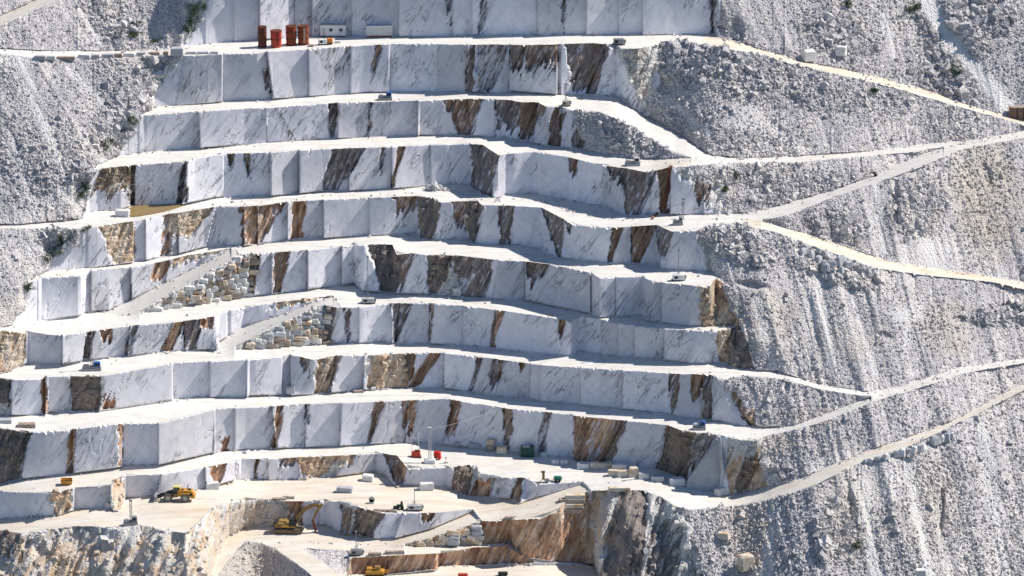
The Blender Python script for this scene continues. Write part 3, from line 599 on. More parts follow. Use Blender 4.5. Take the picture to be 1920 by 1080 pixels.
def make_face():
    m, nt, b = mat('sawn_marble')
    v = coords(nt, (1, 1, 1)); a = attr(nt)
    c = ramp(nt, noise(nt, v, .16, 5, .6), [(.3, (.655, .65, .70)), (.55, (.72, .712, .75)), (.75, (.78, .765, .78))])
    vl = coords(nt, (1, .3, .15), (0, math.radians(28), 0))      # leaning veins
    n1 = noise(nt, vl, .55, 6, .65)
    al_ = nt.nodes.new('ShaderNodeAttribute'); al_.attribute_name = 'mask'
    cmb = N(nt, 'ShaderNodeCombineColor')
    for i_ in range(3): nt.links.new(al_.outputs['Alpha'], cmb.inputs[i_])
    c = mix(nt, 1.0, c, cmb.outputs[0], 'MULTIPLY')
    vary = ramp(nt, noise(nt, v, .055, 2), [(.38, .12), (.62, .95)])
    c = mix(nt, vary, c, ramp(nt, n1, [(.30, .70), (.38, .90), (.47, 1.0), (.7, 1.06)]), 'MULTIPLY')
    # thin dark cracks, leaning like the bedding
    vc = coords(nt, (1, .2, .2), (0, math.radians(33), 0))
    wv = N(nt, 'ShaderNodeTexNoise', Scale=.42, Detail=5, Roughness=.62, Distortion=.6); nt.links.new(vc, wv.inputs['Vector'])
    d_ = math_(nt, 'ABSOLUTE', math_(nt, 'SUBTRACT', wv.outputs['Fac'], .5))
    line = ramp(nt, d_, [(.0, 1.), (.016, .0)])
    where = ramp(nt, noise(nt, v, .10, 3), [(.47, 0.), (.60, 1.)])
    line = math_(nt, 'MULTIPLY', line, where)
    # saw marks: faint, upright
    vs = coords(nt, (1, .5, .03)); c = mix(nt, .3, c, ramp(nt, noise(nt, vs, 1.6, 3), [(.3, .88), (.6, 1.04)]), 'MULTIPLY')
    # second set of scuffs leaning the other way, as the quarry wire leaves them
    vd = coords(nt, (1, .2, .12), (0, math.radians(-48), 0)); c = mix(nt, .4, c, ramp(nt, noise(nt, vd, .9, 4), [(.34, .84), (.55, 1.05)]), 'MULTIPLY')
    ve = coords(nt, (1, .2, .1), (0, math.radians(47), 0)); c = mix(nt, ramp(nt, noise(nt, v, .08, 2), [(.42, 0.), (.62, .7)]), c, ramp(nt, noise(nt, ve, 1.1, 4), [(.36, .86), (.55, 1.04)]), 'MULTIPLY')
    pits = ramp(nt, noise(nt, v, 1.5, 4, .6), [(.69, 0.), (.72, 1.)])
    c = mix(nt, math_(nt, 'MULTIPLY', pits, .5), c, (.17, .17, .18))
    c = mix(nt, math_(nt, 'MULTIPLY', line, .8), c, (.13, .13, .15))
    # weathered joints
    vb = coords(nt, (1, .5, .17), (0, math.radians(25), 0))
    nb = noise(nt, vb, .9, 6, .7)
    rustc = ramp(nt, noise(nt, vb, .7, 6, .75), [(.36, (.13, .06, .03)), (.44, (.46, .24, .11)), (.55, (.66, .42, .25)), (.68, (.76, .66, .54))])
    rustf = ramp(nt, math_(nt, 'MULTIPLY', a[0], math_(nt, 'MULTIPLY_ADD', nb, 5.0, -1.45)), [(.26, 0.), (.42, 1.)])
    c = mix(nt, math_(nt, 'MULTIPLY', rustf, .9), c, rustc)
    darkc = ramp(nt, noise(nt, vb, 1.3, 6, .75), [(.36, (.03, .025, .022)), (.47, (.11, .085, .075)), (.58, (.26, .21, .18)), (.7, (.50, .46, .43))])
    darkf = ramp(nt, math_(nt, 'MULTIPLY', a[1], math_(nt, 'MULTIPLY_ADD', noise(nt, vb, 1.5, 6, .7), 5.2, -1.75)), [(.30, 0.), (.46, 1.)])
    c = mix(nt, math_(nt, 'MULTIPLY', darkf, .85), c, mix(nt, math_(nt, 'MULTIPLY', a[0], .75), darkc, rustc))
    c = mix(nt, math_(nt, 'MULTIPLY', a[2], .45), c, (.15, .15, .17))
    nt.links.new(c, b.inputs['Base Color'])
    h = math_(nt, 'ADD', math_(nt, 'MULTIPLY', noise(nt, vb, 1.4, 6, .7), math_(nt, 'ADD', math_(nt, 'ADD', a[0], a[1]), .12)), math_(nt, 'MULTIPLY', line, -.4))
    bump(nt, b, h, .5, .8)
    return m
def make_rock():
    m, nt, b = mat('broken_rock')
    v = coords(nt, (1, 1, 1)); a = attr(nt)
    vb = coords(nt, (1, .6, .22), (0, math.radians(24), 0))
    c = ramp(nt, noise(nt, vb, .8, 7, .75), [(.28, (.20, .185, .18)), (.38, (.50, .48, .465)), (.50, (.72, .70, .67)), (.72, (.83, .81, .77))])
    rustc = ramp(nt, noise(nt, vb, .45, 6, .7), [(.3, (.34, .19, .10)), (.41, (.64, .42, .24)), (.54, (.76, .60, .43)), (.72, (.82, .75, .65))])
    nb = noise(nt, vb, .6, 6, .7)
    rustf = ramp(nt, math_(nt, 'ADD', a[0], math_(nt, 'MULTIPLY_ADD', nb, 1.3, -.65)), [(.22, 0.), (.5, 1.)])
    c = mix(nt, math_(nt, 'MULTIPLY', rustf, .85), c, rustc)
    darkf = ramp(nt, math_(nt, 'ADD', a[1], math_(nt, 'MULTIPLY_ADD', noise(nt, vb, 1.3, 5, .7), 1.3, -.65)), [(.35, 0.), (.6, 1.)])
    c = mix(nt, math_(nt, 'MULTIPLY', darkf, .8), c, ramp(nt, nb, [(.35, (.08, .06, .05)), (.65, (.26, .2, .17))]))
    nt.links.new(c, b.inputs['Base Color'])
    bump(nt, b, noise(nt, vb, 1.6, 6, .75), .6, 1.0)
    return m
def make_floor():
    m, nt, b = mat('marble_dust_floor')
    v = coords(nt, (1, 1, 1)); a = attr(nt)
    c = ramp(nt, noise(nt, v, .35, 6, .65), [(.25, (.56, .54, .505)), (.45, (.68, .66, .625)), (.75, (.745, .725, .69))])
    vt = coords(nt, (.25, 1, 1), (0, 0, math.radians(8)))
    c = mix(nt, .6, c, ramp(nt, noise(nt, vt, .5, 5, .6), [(.35, .88), (.55, 1.02)]), 'MULTIPLY')
    tn = ramp(nt, math_(nt, 'ADD', a[0], math_(nt, 'MULTIPLY_ADD', noise(nt, v, .12, 5, .6), 1.0, -.5)), [(.15, 0.), (.75, 1.)])
    c = mix(nt, math_(nt, 'MULTIPLY', tn, .9), c, ramp(nt, noise(nt, vt, .3, 5), [(.35, (.56, .44, .30)), (.6, (.74, .64, .49))]))
    tr = coords(nt, (.06, 1.6, 1.0), (0, 0, math.radians(4)))
    c = mix(nt, .5, c, ramp(nt, noise(nt, tr, 1.0, 3, .6), [(.38, .74), (.48, 1.0)]), 'MULTIPLY')
    c = mix(nt, a[1], c, (.52, .51, .49))
    c = mix(nt, ramp(nt, noise(nt, v, 2.2, 4, .6), [(.68, 0.), (.75, .55)]), c, (.36, .34, .32))
    nt.links.new(c, b.inputs['Base Color'])
    bump(nt, b, noise(nt, v, 1.2, 5), .12, .6)
    return m
def plain(name, col, rough=.6, metal=0, var=.15, spots=None, scale=2.0):
    m, nt, b = mat(name)
    v = coords(nt, (1, 1, 1))
    c = mix(nt, 1.0, tuple(col), ramp(nt, noise(nt, v, scale, 5, .65), [(.3, 1-var), (.7, 1+var*.5)]), 'MULTIPLY')
    if spots: c = mix(nt, ramp(nt, noise(nt, v, scale*1.7, 5, .7), [(spots[1], 0.), (spots[1]+.06, 1.)]), c, tuple(spots[0]))
    nt.links.new(c, b.inputs['Base Color'])
    b.inputs['Roughness'].default_value = rough; b.inputs['Metallic'].default_value = metal
    return m
M_SCREE, M_FACE, M_ROCK, M_FLOOR = make_scree(), make_face(), make_rock(), make_floor()

# ------------------------------------------------------------------ ground meshes
GREEN = np.zeros((NR, NC))
for q in [(365,35,16,26,25,.8),(225,70,9,9,0,.8),(250,68,10,8,0,.5),(205,40,8,20,0,.3),(245,238,14,12,0,.7),(205,268,12,12,0,.7),(155,358,10,12,0,.8),(158,432,10,6,0,.8),(115,465,30,12,-45,.7),(60,520,20,10,-50,.3),(1590,12,10,8,0,.6),(1712,16,16,7,-20,.6),(1790,130,18,8,10,.4),(1740,120,10,10,0,.35),(290,80,8,8,0,.4),(1730,480,20,14,0,.2),(1600,1025,10,8,0,.4)]:
    GREEN = np.maximum(GREEN, patch(*q))
FT = np.zeros((NR, NC)); FG = np.zeros((NR, NC))
def ftint(name, x0, x1, v, arr=None):
    r = np.where(SR == IDX[name])[0]; arr = FT if arr is None else arr
    w = np.clip((XS-x0)/30, 0, 1)*np.clip((x1-XS)/30, 0, 1)*v
    arr[r] = np.maximum(arr[r], w[None, :])
for a_ in [(nm_, -200, 1400, .09) for nm_ in ('T1','T2','T3','W2','T4','T5','T6','T7')]+[('U1',-200,300,.35),('T0',900,1330,.15),('T0',1300,2200,.52),('T0',60,480,.08),('T2',1200,1330,.35),('T2',1330,2200,.22),('T3',200,330,.3),('W2',1380,2200,.62),('T3',1400,2200,.12),('T7',460,510,.5),
           ('T8',-200,420,.3),('T8',420,1300,.2),('T8',1300,1420,.3),('T8',1400,2200,.38),('T9',-200,1300,.5),('T10',380,1000,.45),('M2',500,1200,.42),('T11',500,1200,.4),('T5',1000,1100,.2),('T5',0,300,.15)]:
    ftint(*a_)
for a_ in [('R1U',-200,2200,.6),('R2U',-200,2200,.6),('T3',1400,1790,.12),('T6',1400,2200,.12),('T7',1440,2200,.15),('T1',1110,1330,.45)]:
    ftint(a_[0], a_[1], a_[2], a_[3], FG)
FTN = FT+.0
def quads(mask_idx, name, material, m3, kind='structure', label=None, cat=None):
    r, c = mask_idx
    if len(r) == 0: return None
    ids = np.stack([r*NC+c, (r+1)*NC+c, (r+1)*NC+c+1, r*NC+c+1], 1)
    u, inv = np.unique(ids.ravel(), return_inverse=True)
    co = PW.reshape(-1, 3)[u].astype(np.float32)
    nf = len(r)
    me = bpy.data.meshes.new(name)
    me.vertices.add(len(u)); me.vertices.foreach_set('co', co.ravel())
    me.loops.add(nf*4); me.loops.foreach_set('vertex_index', inv.ravel().astype(np.int32))
    me.polygons.add(nf); me.polygons.foreach_set('loop_start', np.arange(0, nf*4, 4, dtype=np.int32))
    me.update(calc_edges=True)
    at_ = me.color_attributes.new('mask', 'FLOAT_COLOR', 'POINT')
    colr = np.ones((len(u), 4), np.float32)
    for k in range(len(m3)): colr[:, k] = m3[k].ravel()[u]
    at_.data.foreach_set('color', colr.ravel())
    me.shade_flat()
    me.materials.append(material)
    o = bpy.data.objects.new(name, me); COL.objects.link(o)
    o['kind'] = kind
    if label: o['label'] = label
    return o
CY = GY[1:, :-1]-GY[:-1, :-1]+GY[1:, 1:]-GY[:-1, 1:]
ok = CY > .02
ROUGHC = (rg[:-1, :-1]+rg[1:, 1:]+rg[1:, :-1]+rg[:-1, 1:])/4 > .55
ST = lambda *n: np.isin(CID, [IDX[k] for k in n])
XCell = np.broadcast_to(xm, CC.shape)
left = XCell < 600
quads(np.where(ok & (CC == SCREE) & left), 'scree_slope', M_SCREE, (TAN, LIGHT*.8, GREEN, 1-.16*COARSE))
quads(np.where(ok & (CC == SCREE) & ~left), 'scree_slope', M_SCREE, (TAN, LIGHT*.8, GREEN, 1-.16*COARSE))
sm_rust, sm_dark = rust, dark
for nm in STRIPS:
    c0 = STRIPS[nm][0]
    here = ok & (CID == IDX[nm])
    if isinstance(c0, str):
        quads(np.where(here & (CC == FACE) & ~ROUGHC), 'quarry_face', M_FACE, (sm_rust, sm_dark, seamline, tone))
    else:
        quads(np.where(here & (CC == FLOOR)), 'quarry_floor', M_FLOOR, (FT, FG, FG))
        quads(np.where(here & (CC == ROAD)), 'haul_road', M_FLOOR, (FT, FG, FG))
        quads(np.where(here & (CC == RAMP)), 'gravel_ramp', M_FLOOR, (FT, FG, FG))
quads(np.where(ok & (CC == FACE) & ROUGHC), 'rock_outcrop', M_ROCK, (sm_rust, sm_dark, seamline))

# ------------------------------------------------------------------ light
SUN_EL, SUN_B = math.radians(48), math.radians(15)     # high, from the right and a little behind the hill
sdir = Vector((math.cos(SUN_B)*math.cos(SUN_EL), math.sin(SUN_B)*math.cos(SUN_EL), math.sin(SUN_EL)))
sl_ = bpy.data.lights.new('sun', 'SUN'); sl_.energy = 5.0; sl_.angle = math.radians(.5); sl_.color = (1, .935, .85)
so = bpy.data.objects.new('sun', sl_); COL.objects.link(so)
so.rotation_euler = sdir.to_track_quat('Z', 'Y').to_euler(); so.location = (200, 100, 300)
w = bpy.data.worlds.new('World'); scene.world = w; w.use_nodes = True
wn = w.node_tree; bg = wn.nodes['Background']
sky = wn.nodes.new('ShaderNodeTexSky'); sky.sky_type = 'NISHITA'; sky.sun_disc = False
sky.sun_elevation = SUN_EL; sky.sun_rotation = math.atan2(sdir.x, sdir.y)
sky.altitude = 2500; sky.dust_density = .3; sky.ozone_density = 3.0
wn.links.new(sky.outputs[0], bg.inputs[0]); bg.inputs[1].default_value = .105
scene.view_settings.view_transform = 'Standard'; scene.view_settings.look = 'None'
scene.view_settings.exposure = .20; scene.view_settings.gamma = 1
cam = bpy.data.cameras.new('camera'); co_ = bpy.data.objects.new('camera', cam); COL.objects.link(co_)
cam.sensor_width = 36; cam.lens = 18/(960*MPP/DIST); cam.clip_end = 5000; cam.clip_start = 10
co_.location = Vector(CAMP)
co_.rotation_euler = Vector(FWD).to_track_quat('-Z', 'Y').to_euler()
scene.camera = co_
scene.cycles.max_bounces = 6
# ------------------------------------------------------------------ loose stone on the scree (nobody could count it)
def boulders(name, n, where, weight, smin, smax, material, seed, sink=.25, label=None):
    rg_ = np.random.default_rng(seed)
    rr, cc = np.where(where)
    area = CY[rr, cc]*np.clip(weight[rr, cc], 0, 9)
    k = rg_.choice(len(rr), n, p=area/area.sum())
    r, c = rr[k], cc[k]
    a, b = rg_.random(n)[:, None], rg_.random(n)[:, None]
    pos = (PW[r, c]*(1-a)+PW[r, c+1]*a)*(1-b)+(PW[r+1, c]*(1-a)+PW[r+1, c+1]*a)*b
    size = smin+(smax-smin)*rg_.random(n)**3.2
    size = size*(.75+.6*np.clip(COARSE[r, c], 0, 1))*(.7+.75*patchy[r, c]**2)*(1-.4*np.clip(LIGHT[r, c], 0, 1))
    cube = np.array([[x, y, z] for x in (-1, 1) for y in (-1, 1) for z in (-1, 1)], float)
    v = cube[None]*(1+rg_.normal(0, .22, (n, 8, 3)))*(.55+.6*rg_.random((n, 1, 3)))
    q = rg_.normal(size=(n, 4)); q /= np.linalg.norm(q, axis=1)[:, None]
    w_, x, y, z = q.T
    R = np.stack([1-2*(y*y+z*z), 2*(x*y-z*w_), 2*(x*z+y*w_), 2*(x*y+z*w_), 1-2*(x*x+z*z), 2*(y*z-x*w_), 2*(x*z-y*w_), 2*(y*z+x*w_), 1-2*(x*x+y*y)], -1).reshape(n, 3, 3)
    v = np.einsum('nij,nkj->nki', R, v)*size[:, None, None]*.62
    v += (pos+np.array([0, 0, 1])*size[:, None]*(.35-sink))[:, None]
    f = np.array([[0, 1, 3, 2], [4, 6, 7, 5], [0, 4, 5, 1], [2, 3, 7, 6], [0, 2, 6, 4], [1, 5, 7, 3]])
    F = (f[None]+np.arange(n)[:, None, None]*8).reshape(-1)
    me = bpy.data.meshes.new(name)
    me.vertices.add(n*8); me.vertices.foreach_set('co', v.astype(np.float32).ravel())
    me.loops.add(n*24); me.loops.foreach_set('vertex_index', F.astype(np.int32))
    me.polygons.add(n*6); me.polygons.foreach_set('loop_start', np.arange(0, n*24, 4, dtype=np.int32))
    me.update(calc_edges=True); me.shade_flat(); me.materials.append(material)
    at_ = me.color_attributes.new('mask', 'FLOAT_COLOR', 'POINT')
    colr = np.ones((n, 8, 4), np.float32)
    colr[..., 0] = ((rust if material is M_ROCK else TAN)[r, c])[:, None]; colr[..., 1] = np.clip(rg_.random(n)*1.2-.75, 0, .5)[:, None]; colr[..., 2] = 0
    if material is M_ROCK: colr[..., 1] = dark[r, c][:, None]
    at_.data.foreach_set('color', colr.ravel())
    o = bpy.data.objects.new(name, me); COL.objects.link(o); o['kind'] = 'stuff'
    if label: o['label'] = label
    return o
isS = (CC == SCREE) & ok
wgt = .45+COARSE[:-1, :-1]*1.6+np.clip(patchy[:-1, :-1]-.3, 0, 1)*1.0
smooth = np.clip(1-LIGHT[:-1, :-1]*1.1-np.clip(TAN[:-1, :-1]*.5, 0, .5), .08, 1)
boulders('rubble', 100000, isS, wgt*smooth, .13, .62, M_SCREE, 3, label='broken marble rubble lying over the scree slopes')
boulders('boulder_rubble', 4200, isS, (COARSE[:-1, :-1]+.04)*smooth, .5, 1.45, M_SCREE, 4, label='larger broken blocks lying in the coarse scree')
isR = (CC == FACE) & (ROUGHC | (rough[:-1, :-1] > .4)) & ok
boulders('loose_rock', 2400, isR, np.ones_like(CY), .25, 1.3, M_ROCK, 5, label='loose rock caught on the broken outcrops')
# crumbs at the foot of the cut faces and on the lips
toe = np.zeros_like(CY)
for j in range(nl-1):
    c0 = STRIPS[NAMES[j]][0]
    if c0 in (FLOOR, ROAD, RAMP):
        rws = np.where(SR[:-1] == j)[0]
        fr = FR[rws][:, None]; h = (Y[j+1]-Y[j])[None, :-1]
        toe[rws] = np.exp(-fr*h/1.8)*.9+np.exp(-(1-fr)*h/1.2)*.2+(.03 if c0 == RAMP else .0015)
isF = (CC == FLOOR) & ok
boulders('stone_crumbs', 4200, isF, toe, .1, .62, M_SCREE, 6, label='small stone crumbs along the foot of the sawn faces')
isRd = ((CC == ROAD) | (CC == RAMP)) & ok
boulders('roadside_stones', 2600, isRd, toe, .12, .55, M_SCREE, 8, sink=.1, label='small stones along the edges of the haul roads')

# ------------------------------------------------------------------ mesh kit for the things
class MB:
    def __init__(s): s.v, s.f = [], []
    def add(s, vs, fs):
        n = len(s.v); s.v += [tuple(a) for a in vs]; s.f += [tuple(i+n for i in f) for f in fs]; return s
    def box(s, c, d, rot=0, taper=1.0, tilt=0, chamf=0):
        x, y, z = d[0]/2, d[1]/2, d[2]/2
        M = Matrix.Rotation(rot, 3, 'Z') @ Matrix.Rotation(tilt, 3, 'Y')
        if chamf:
            e = chamf; V = []; F = []
            ring = [(-x+e, -y), (x-e, -y), (x, -y+e), (x, y-e), (x-e, y), (-x+e, y), (-x, y-e), (-x, -y+e)]
            lv = [(-z, 1, e), (-z+e, 1, 0), (z-e, taper, 0), (z, taper, e)]
            for zz, t, ins in lv:
                for a, b in ring:
                    V.append(M @ Vector((a*t-math.copysign(min(ins, abs(a)), a), b*t-math.copysign(min(ins, abs(b)), b), zz))+Vector(c))
            for k in range(3):
                for i in range(8):
                    j = (i+1) % 8; F.append((k*8+i, k*8+j, k*8+8+j, k*8+8+i))
            F += [tuple(range(7, -1, -1)), tuple(range(24, 32))]
            return s.add(V, F)
        V = [M @ Vector((a*x*(taper if g > 0 else 1), b*y*(taper if g > 0 else 1), g*z))+Vector(c) for g in (-1, 1) for a, b in ((-1, -1), (1, -1), (1, 1), (-1, 1))]
        return s.add(V, [(3, 2, 1, 0), (4, 5, 6, 7), (0, 1, 5, 4), (1, 2, 6, 5), (2, 3, 7, 6), (3, 0, 4, 7)])
    def cyl(s, p, q, r0, r1=None, n=12, caps=True):
        r1 = r0 if r1 is None else r1
        p, q = Vector(p), Vector(q); d = (q-p).normalized()
        u = d.orthogonal().normalized(); w = d.cross(u)
        V = [p+(u*math.cos(a)+w*math.sin(a))*r0 for a in [2*math.pi*i/n for i in range(n)]]+[q+(u*math.cos(a)+w*math.sin(a))*r1 for a in [2*math.pi*i/n for i in range(n)]]
        F = [(i, (i+1) % n, n+(i+1) % n, n+i) for i in range(n)]
        if caps: F += [tuple(range(n-1, -1, -1)), tuple(range(n, 2*n))]
        return s.add(V, F)
    def path(s, pts, r, n=8):
        for a, b in zip(pts[:-1], pts[1:]): s.cyl(a, b, r, r, n)
        return s
    def tube(s, p, q, r0, r1, th=.08, n=16):
        """open-topped shell"""
        p, q = Vector(p), Vector(q); V = []
        for z, r in ((p.z, r0), (q.z, r1), (q.z, r1-th), (p.z+.1, r0-th)):
            V += [(p.x+r*math.cos(2*math.pi*i/n), p.y+r*math.sin(2*math.pi*i/n), z) for i in range(n)]
        F = [(k*n+i, k*n+(i+1) % n, (k+1)*n+(i+1) % n, (k+1)*n+i) for k in range(3) for i in range(n)]
        F += [tuple(range(n-1, -1, -1)), tuple(range(3*n, 4*n))]
        return s.add(V, F)
    def prism(s, pts, y0, y1):
        """outline in x,z given a thickness along y"""
        n = len(pts)
        V = [(x, y0, z) for x, z in pts]+[(x, y1, z) for x, z in pts]
        F = [(i, (i+1) % n, n+(i+1) % n, n+i) for i in range(n)]+[tuple(range(n-1, -1, -1)), tuple(range(n, 2*n))]
        return s.add(V, F)
    def rough(s, a, seed=0):
        r = random.Random(seed); s.v = [(x+r.uniform(-a, a), y+r.uniform(-a, a), z+r.uniform(-a, a)) for x, y, z in s.v]; return s
    def build(s, name, m, parent=None, smooth=False):
        me = bpy.data.meshes.new(name); me.from_pydata(s.v, [], s.f); me.update()
        import bmesh
        bm = bmesh.new(); bm.from_mesh(me); bmesh.ops.recalc_face_normals(bm, faces=bm.faces); bm.to_mesh(me); bm.free()
        me.materials.append(m)
        if smooth: me.shade_smooth()
        o = bpy.data.objects.new(name, me); COL.objects.link(o)
        if parent: o.parent = parent
        return o
def tag(o, label=None, cat=None, group=None, kind=None):
    for k, v in (('label', label), ('category', cat), ('group', group), ('kind', kind)):
        if v: o[k] = v
    return o
def put(o, px, py, rz=0, dz=0, sc=1):
    p, m = terrain(px, py)
    o.location = p+Vector((0, 0, dz)); o.rotation_euler = (0, 0, math.radians(rz)); o.scale = (sc,)*3
    return o
def thing(name, px, py, label, cat, rz=0, group=None, dz=0):
    o = bpy.data.objects.new(name, None); COL.objects.link(o); o.empty_display_size = .3
    put(o, px, py, rz, dz); return tag(o, label, cat, group)
def copy_tree(o, parent=None):
    c = o.copy(); COL.objects.link(c)
    if parent: c.parent = parent
    for ch in list(o.children): copy_tree(ch, c)
    return c
mr = lambda n, c, r=.6, me=0, **k: plain(n, c, r, me, **k)
RUST = mr('rusty_orange_steel', (.34, .075, .035), .8, spots=((.13, .04, .02), .5))
RUSTD = mr('rusty_dark_steel', (.12, .045, .03), .85, spots=((.35, .10, .04), .55))
RED = mr('red_paint', (.62, .03, .02), .45)
REDP = mr('faded_red_paint', (.50, .06, .035), .5, spots=((.24, .05, .03), .56))
YEL = mr('yellow_paint', (.58, .28, .03), .55, spots=((.42, .32, .2), .55))
YELD = mr('dirty_yellow_paint', (.36, .22, .07), .7, spots=((.14, .09, .05), .5))
WHT = mr('white_paint', (.72, .73, .73), .5)
GRYW = mr('pale_grey_sheet_metal', (.50, .50, .49), .55, spots=((.33, .3, .27), .6))
STEEL = mr('grey_steel', (.28, .29, .31), .5, .4)
DARK = mr('dark_metal', (.035, .035, .04), .5)
RUB = mr('black_rubber', (.03, .028, .027), .9)
RUBD = mr('dusty_rubber', (.17, .15, .13), .95)
GLS = mr('dark_glass', (.02, .03, .035), .1)
BLU = mr('blue_paint', (.03, .13, .42), .45)
GRN = mr('dark_green_paint', (.015, .08, .06), .5)
ORG = mr('orange_paint', (.65, .20, .03), .5)
BRN = mr('brown_boards', (.24, .155, .11), .85, spots=((.10, .07, .05), .6))
LEAF = mr('dull_green_leaves', (.06, .10, .03), .8, var=.4)
LEAF2 = mr('dark_green_leaves', (.025, .07, .025), .8, var=.4)
BARK = mr('bark', (.12, .09, .07), .9)
def marble(name, c, spots): 
    m, nt, b = mat(name); v = coords(nt, (1, 1, 1))
    cc = ramp(nt, noise(nt, v, .9, 6, .7), [(.3, tuple(a*.78 for a in c)), (.6, c)])
    if spots: cc = mix(nt, ramp(nt, noise(nt, v, .8, 5, .7), [(spots[1], 0.), (spots[1]+.12, 1.)]), cc, spots[0])
    nt.links.new(cc, b.inputs['Base Color']); bump(nt, b, noise(nt, v, 2.5, 5), .1, .6); return m
MW = marble('white_marble_block', (.72, .715, .70), None)
MG = marble('grey_marble_block', (.46, .47, .49), None)
MO = marble('ochre_stained_marble', (.72, .65, .55), ((.55, .37, .21), .48))
MBR = marble('brown_stained_marble', (.42, .35, .29), ((.24, .15, .10), .5))

# --- marble blocks
def block(px, py, w, d, h, label, m=None, rz=0, group=None, name='marble_block', tilt=0, seed=None, dz=0):
    """w, d, h in metres; py is where its foot is seen"""
    seed = int(px*7+py) if seed is None else seed
    r = random.Random(seed)
    b = MB().box((0, 0, h/2), (w, d, h), 0, r.uniform(.93, 1.0), 0, chamf=min(w, d, h)*.09).rough(min(w, h)*.055, seed)
    o = b.build(name, m or MW)
    put(o, px, py, rz, dz=dz-.05)
    if tilt: o.rotation_euler = (0, math.radians(tilt), math.radians(rz))
    return tag(o, label, 'marble block' if name == 'marble_block' else name.replace('_', ' '), group)
G = 'marble blocks edging the upper left road'
kerb = [(75,111,22,'long grey marble block at the far left end of the road edge'),(96,111,17,'short grey block second from the left end of the road edge'),(124,110,34,'low brownish slab among the road edge blocks'),(158,109,23,'pale block with lit top fourth along the left road edge'),(179,109,16,'squat pale block fifth along the left road edge'),
        (202,108,23,'grey block sixth along the left road edge'),(221,107,17,'brownish grey block seventh along the left road edge'),(242,106,22,'clean pale block eighth along the left road edge'),(265,105,19,'tapering pale block ninth along the left road edge'),(289,104,22,'dark capped block left of the tall road edge block'),(311,103,10,'small dark stone touching the tall road edge block')]
for i, (x, y, wpx, lb) in enumerate(kerb):
    block(x, y, wpx*.13, 1.3, .95 if i != 2 else .6, lb, (MG, MW, MBR, MW, MG, MG, MBR, MW, MG, MBR, MBR)[i], rz=random.uniform(-4, 4), group=G)
block(332, 104, 3.1, 1.8, 2.0, 'tall dark grey squared block standing over the road edge row', MG, group=G)
for x, wv, lb in [(358,20,'low pale slab right of the tall road edge block'),(380,22,'low pale slab in the middle of the last three by the upper road'),(401,16,'low pale slab at the right end of the road edge row')]:
    block(x, 101, wv*.13, 1.2, .6, lb, MG, rz=2, group=G)
for a in [
 (230,405,3.3,1.8,1.6,'white block beside the ochre puddle on the left terrace',MW,-8),
 (1516,113,3.2,2.6,2.6,'big bright white boulder block lying against the upper right road',MW,20),
 (1577,104,2.6,2.2,2.4,'pale rounded block on the scree right of the bright white one',MW,-15),
 (1262,203,1.3,1,.9,'small pale block among scree below the upper road',MW,10),
 (545,737,2.1,1.8,1.9,'grey square block standing in the shadow of the cut wall',MG,0),
 (700,732,1.2,1,.9,'small white block at the foot of an ochre stained wall',MW,5),
 (672,736,2.4,.8,.6,'dark low slab beside a small white block below an ochre wall',MBR,12),
 (398,916,3.0,1.8,1.5,'white block right of the yellow wheel loader',MW,14),
 (647,922,3.8,1.6,1.2,'grey slab block lying alone on the sandy floor',MG,-14),
 (690,901,2.6,2.0,1.5,'white block at the foot of the low wall left of the notch',MW,-8),
 (800,918,3.3,1.6,1.7,'pale sloping block leaning at the low wall right of the notch',MW,10),
 (1041,869,1.8,1.2,1.0,'small white block on the left of the pair in wall shadow',MW,0),
 (1058,870,1.8,1.2,1.0,'small white block on the right of the pair in wall shadow',MW,0),
 (860,835,1.7,1.2,.9,'low bluish block nearest the tall mast in the shade',MG,0),
 (890,840,2.9,1.6,1.3,'broad grey block third along the shaded wall foot',MG,0),
 (1350,928,2.6,1.6,1.7,'white leaning block at the foot of the tall stone fin',MW,40),
 (1397,1068,3.2,2.8,3.6,'big cream boulder block on the lower right scree',MO,25),
 (1357,1010,2.8,1.6,1.5,'ochre flat block sticking out of the lower scree',MO,-25),
 (1725,1078,2.4,1.8,1.4,'white block at the bottom edge of the right scree',MW,10),
 (50,800,4.2,2.2,.9,'low dark grey slab on the far left terrace',MBR,0),
 (10,792,3,2,.9,'low grey slab cut by the left picture edge',MG,0)]:
    block(a[0], a[1], a[2], a[3], a[4], a[5], a[6], a[7])
b_ = MB(); r_ = random.Random(4)
o = MB().box((0, 0, .8), (2.3, 1.8, 1.7), 0, .62, chamf=.4).rough(.15, 3).build('marble_boulder', MW); put(o, 860, 835); o.location.x += 0
bpy.data.objects.remove(o)
o = MB().box((0, 0, .8), (2.2, 1.7, 1.6), 0, .6, chamf=.4).rough(.15, 3).build('marble_boulder', MW); put(o, 858+2, 836)
bpy.data.objects.remove(o)
put(tag(MB().box((0, 0, .75), (2.3, 1.8, 1.6), 0, .6, chamf=.4).rough(.14, 3).build('marble_boulder', MW), 'rounded white boulder second along the shaded wall foot', 'boulder'), 873, 835)
block(920, 844, 1.9, 1.5, 1.5, 'lower brownish cube of the two piled in the wall shade', MBR)
block(920, 844, 1.8, 1.4, 1.3, 'upper brownish cube piled on another in the wall shade', MO, rz=4, dz=1.5, seed=9)
block(941, 850, 2.5, 1.8, 1.8, 'pinkish brown cube left of the dark green container', MO, rz=-6)
block(1019, 856, 1.5, 1.2, 1.1, 'small pale stone right of the dark green container', MW, rz=20)
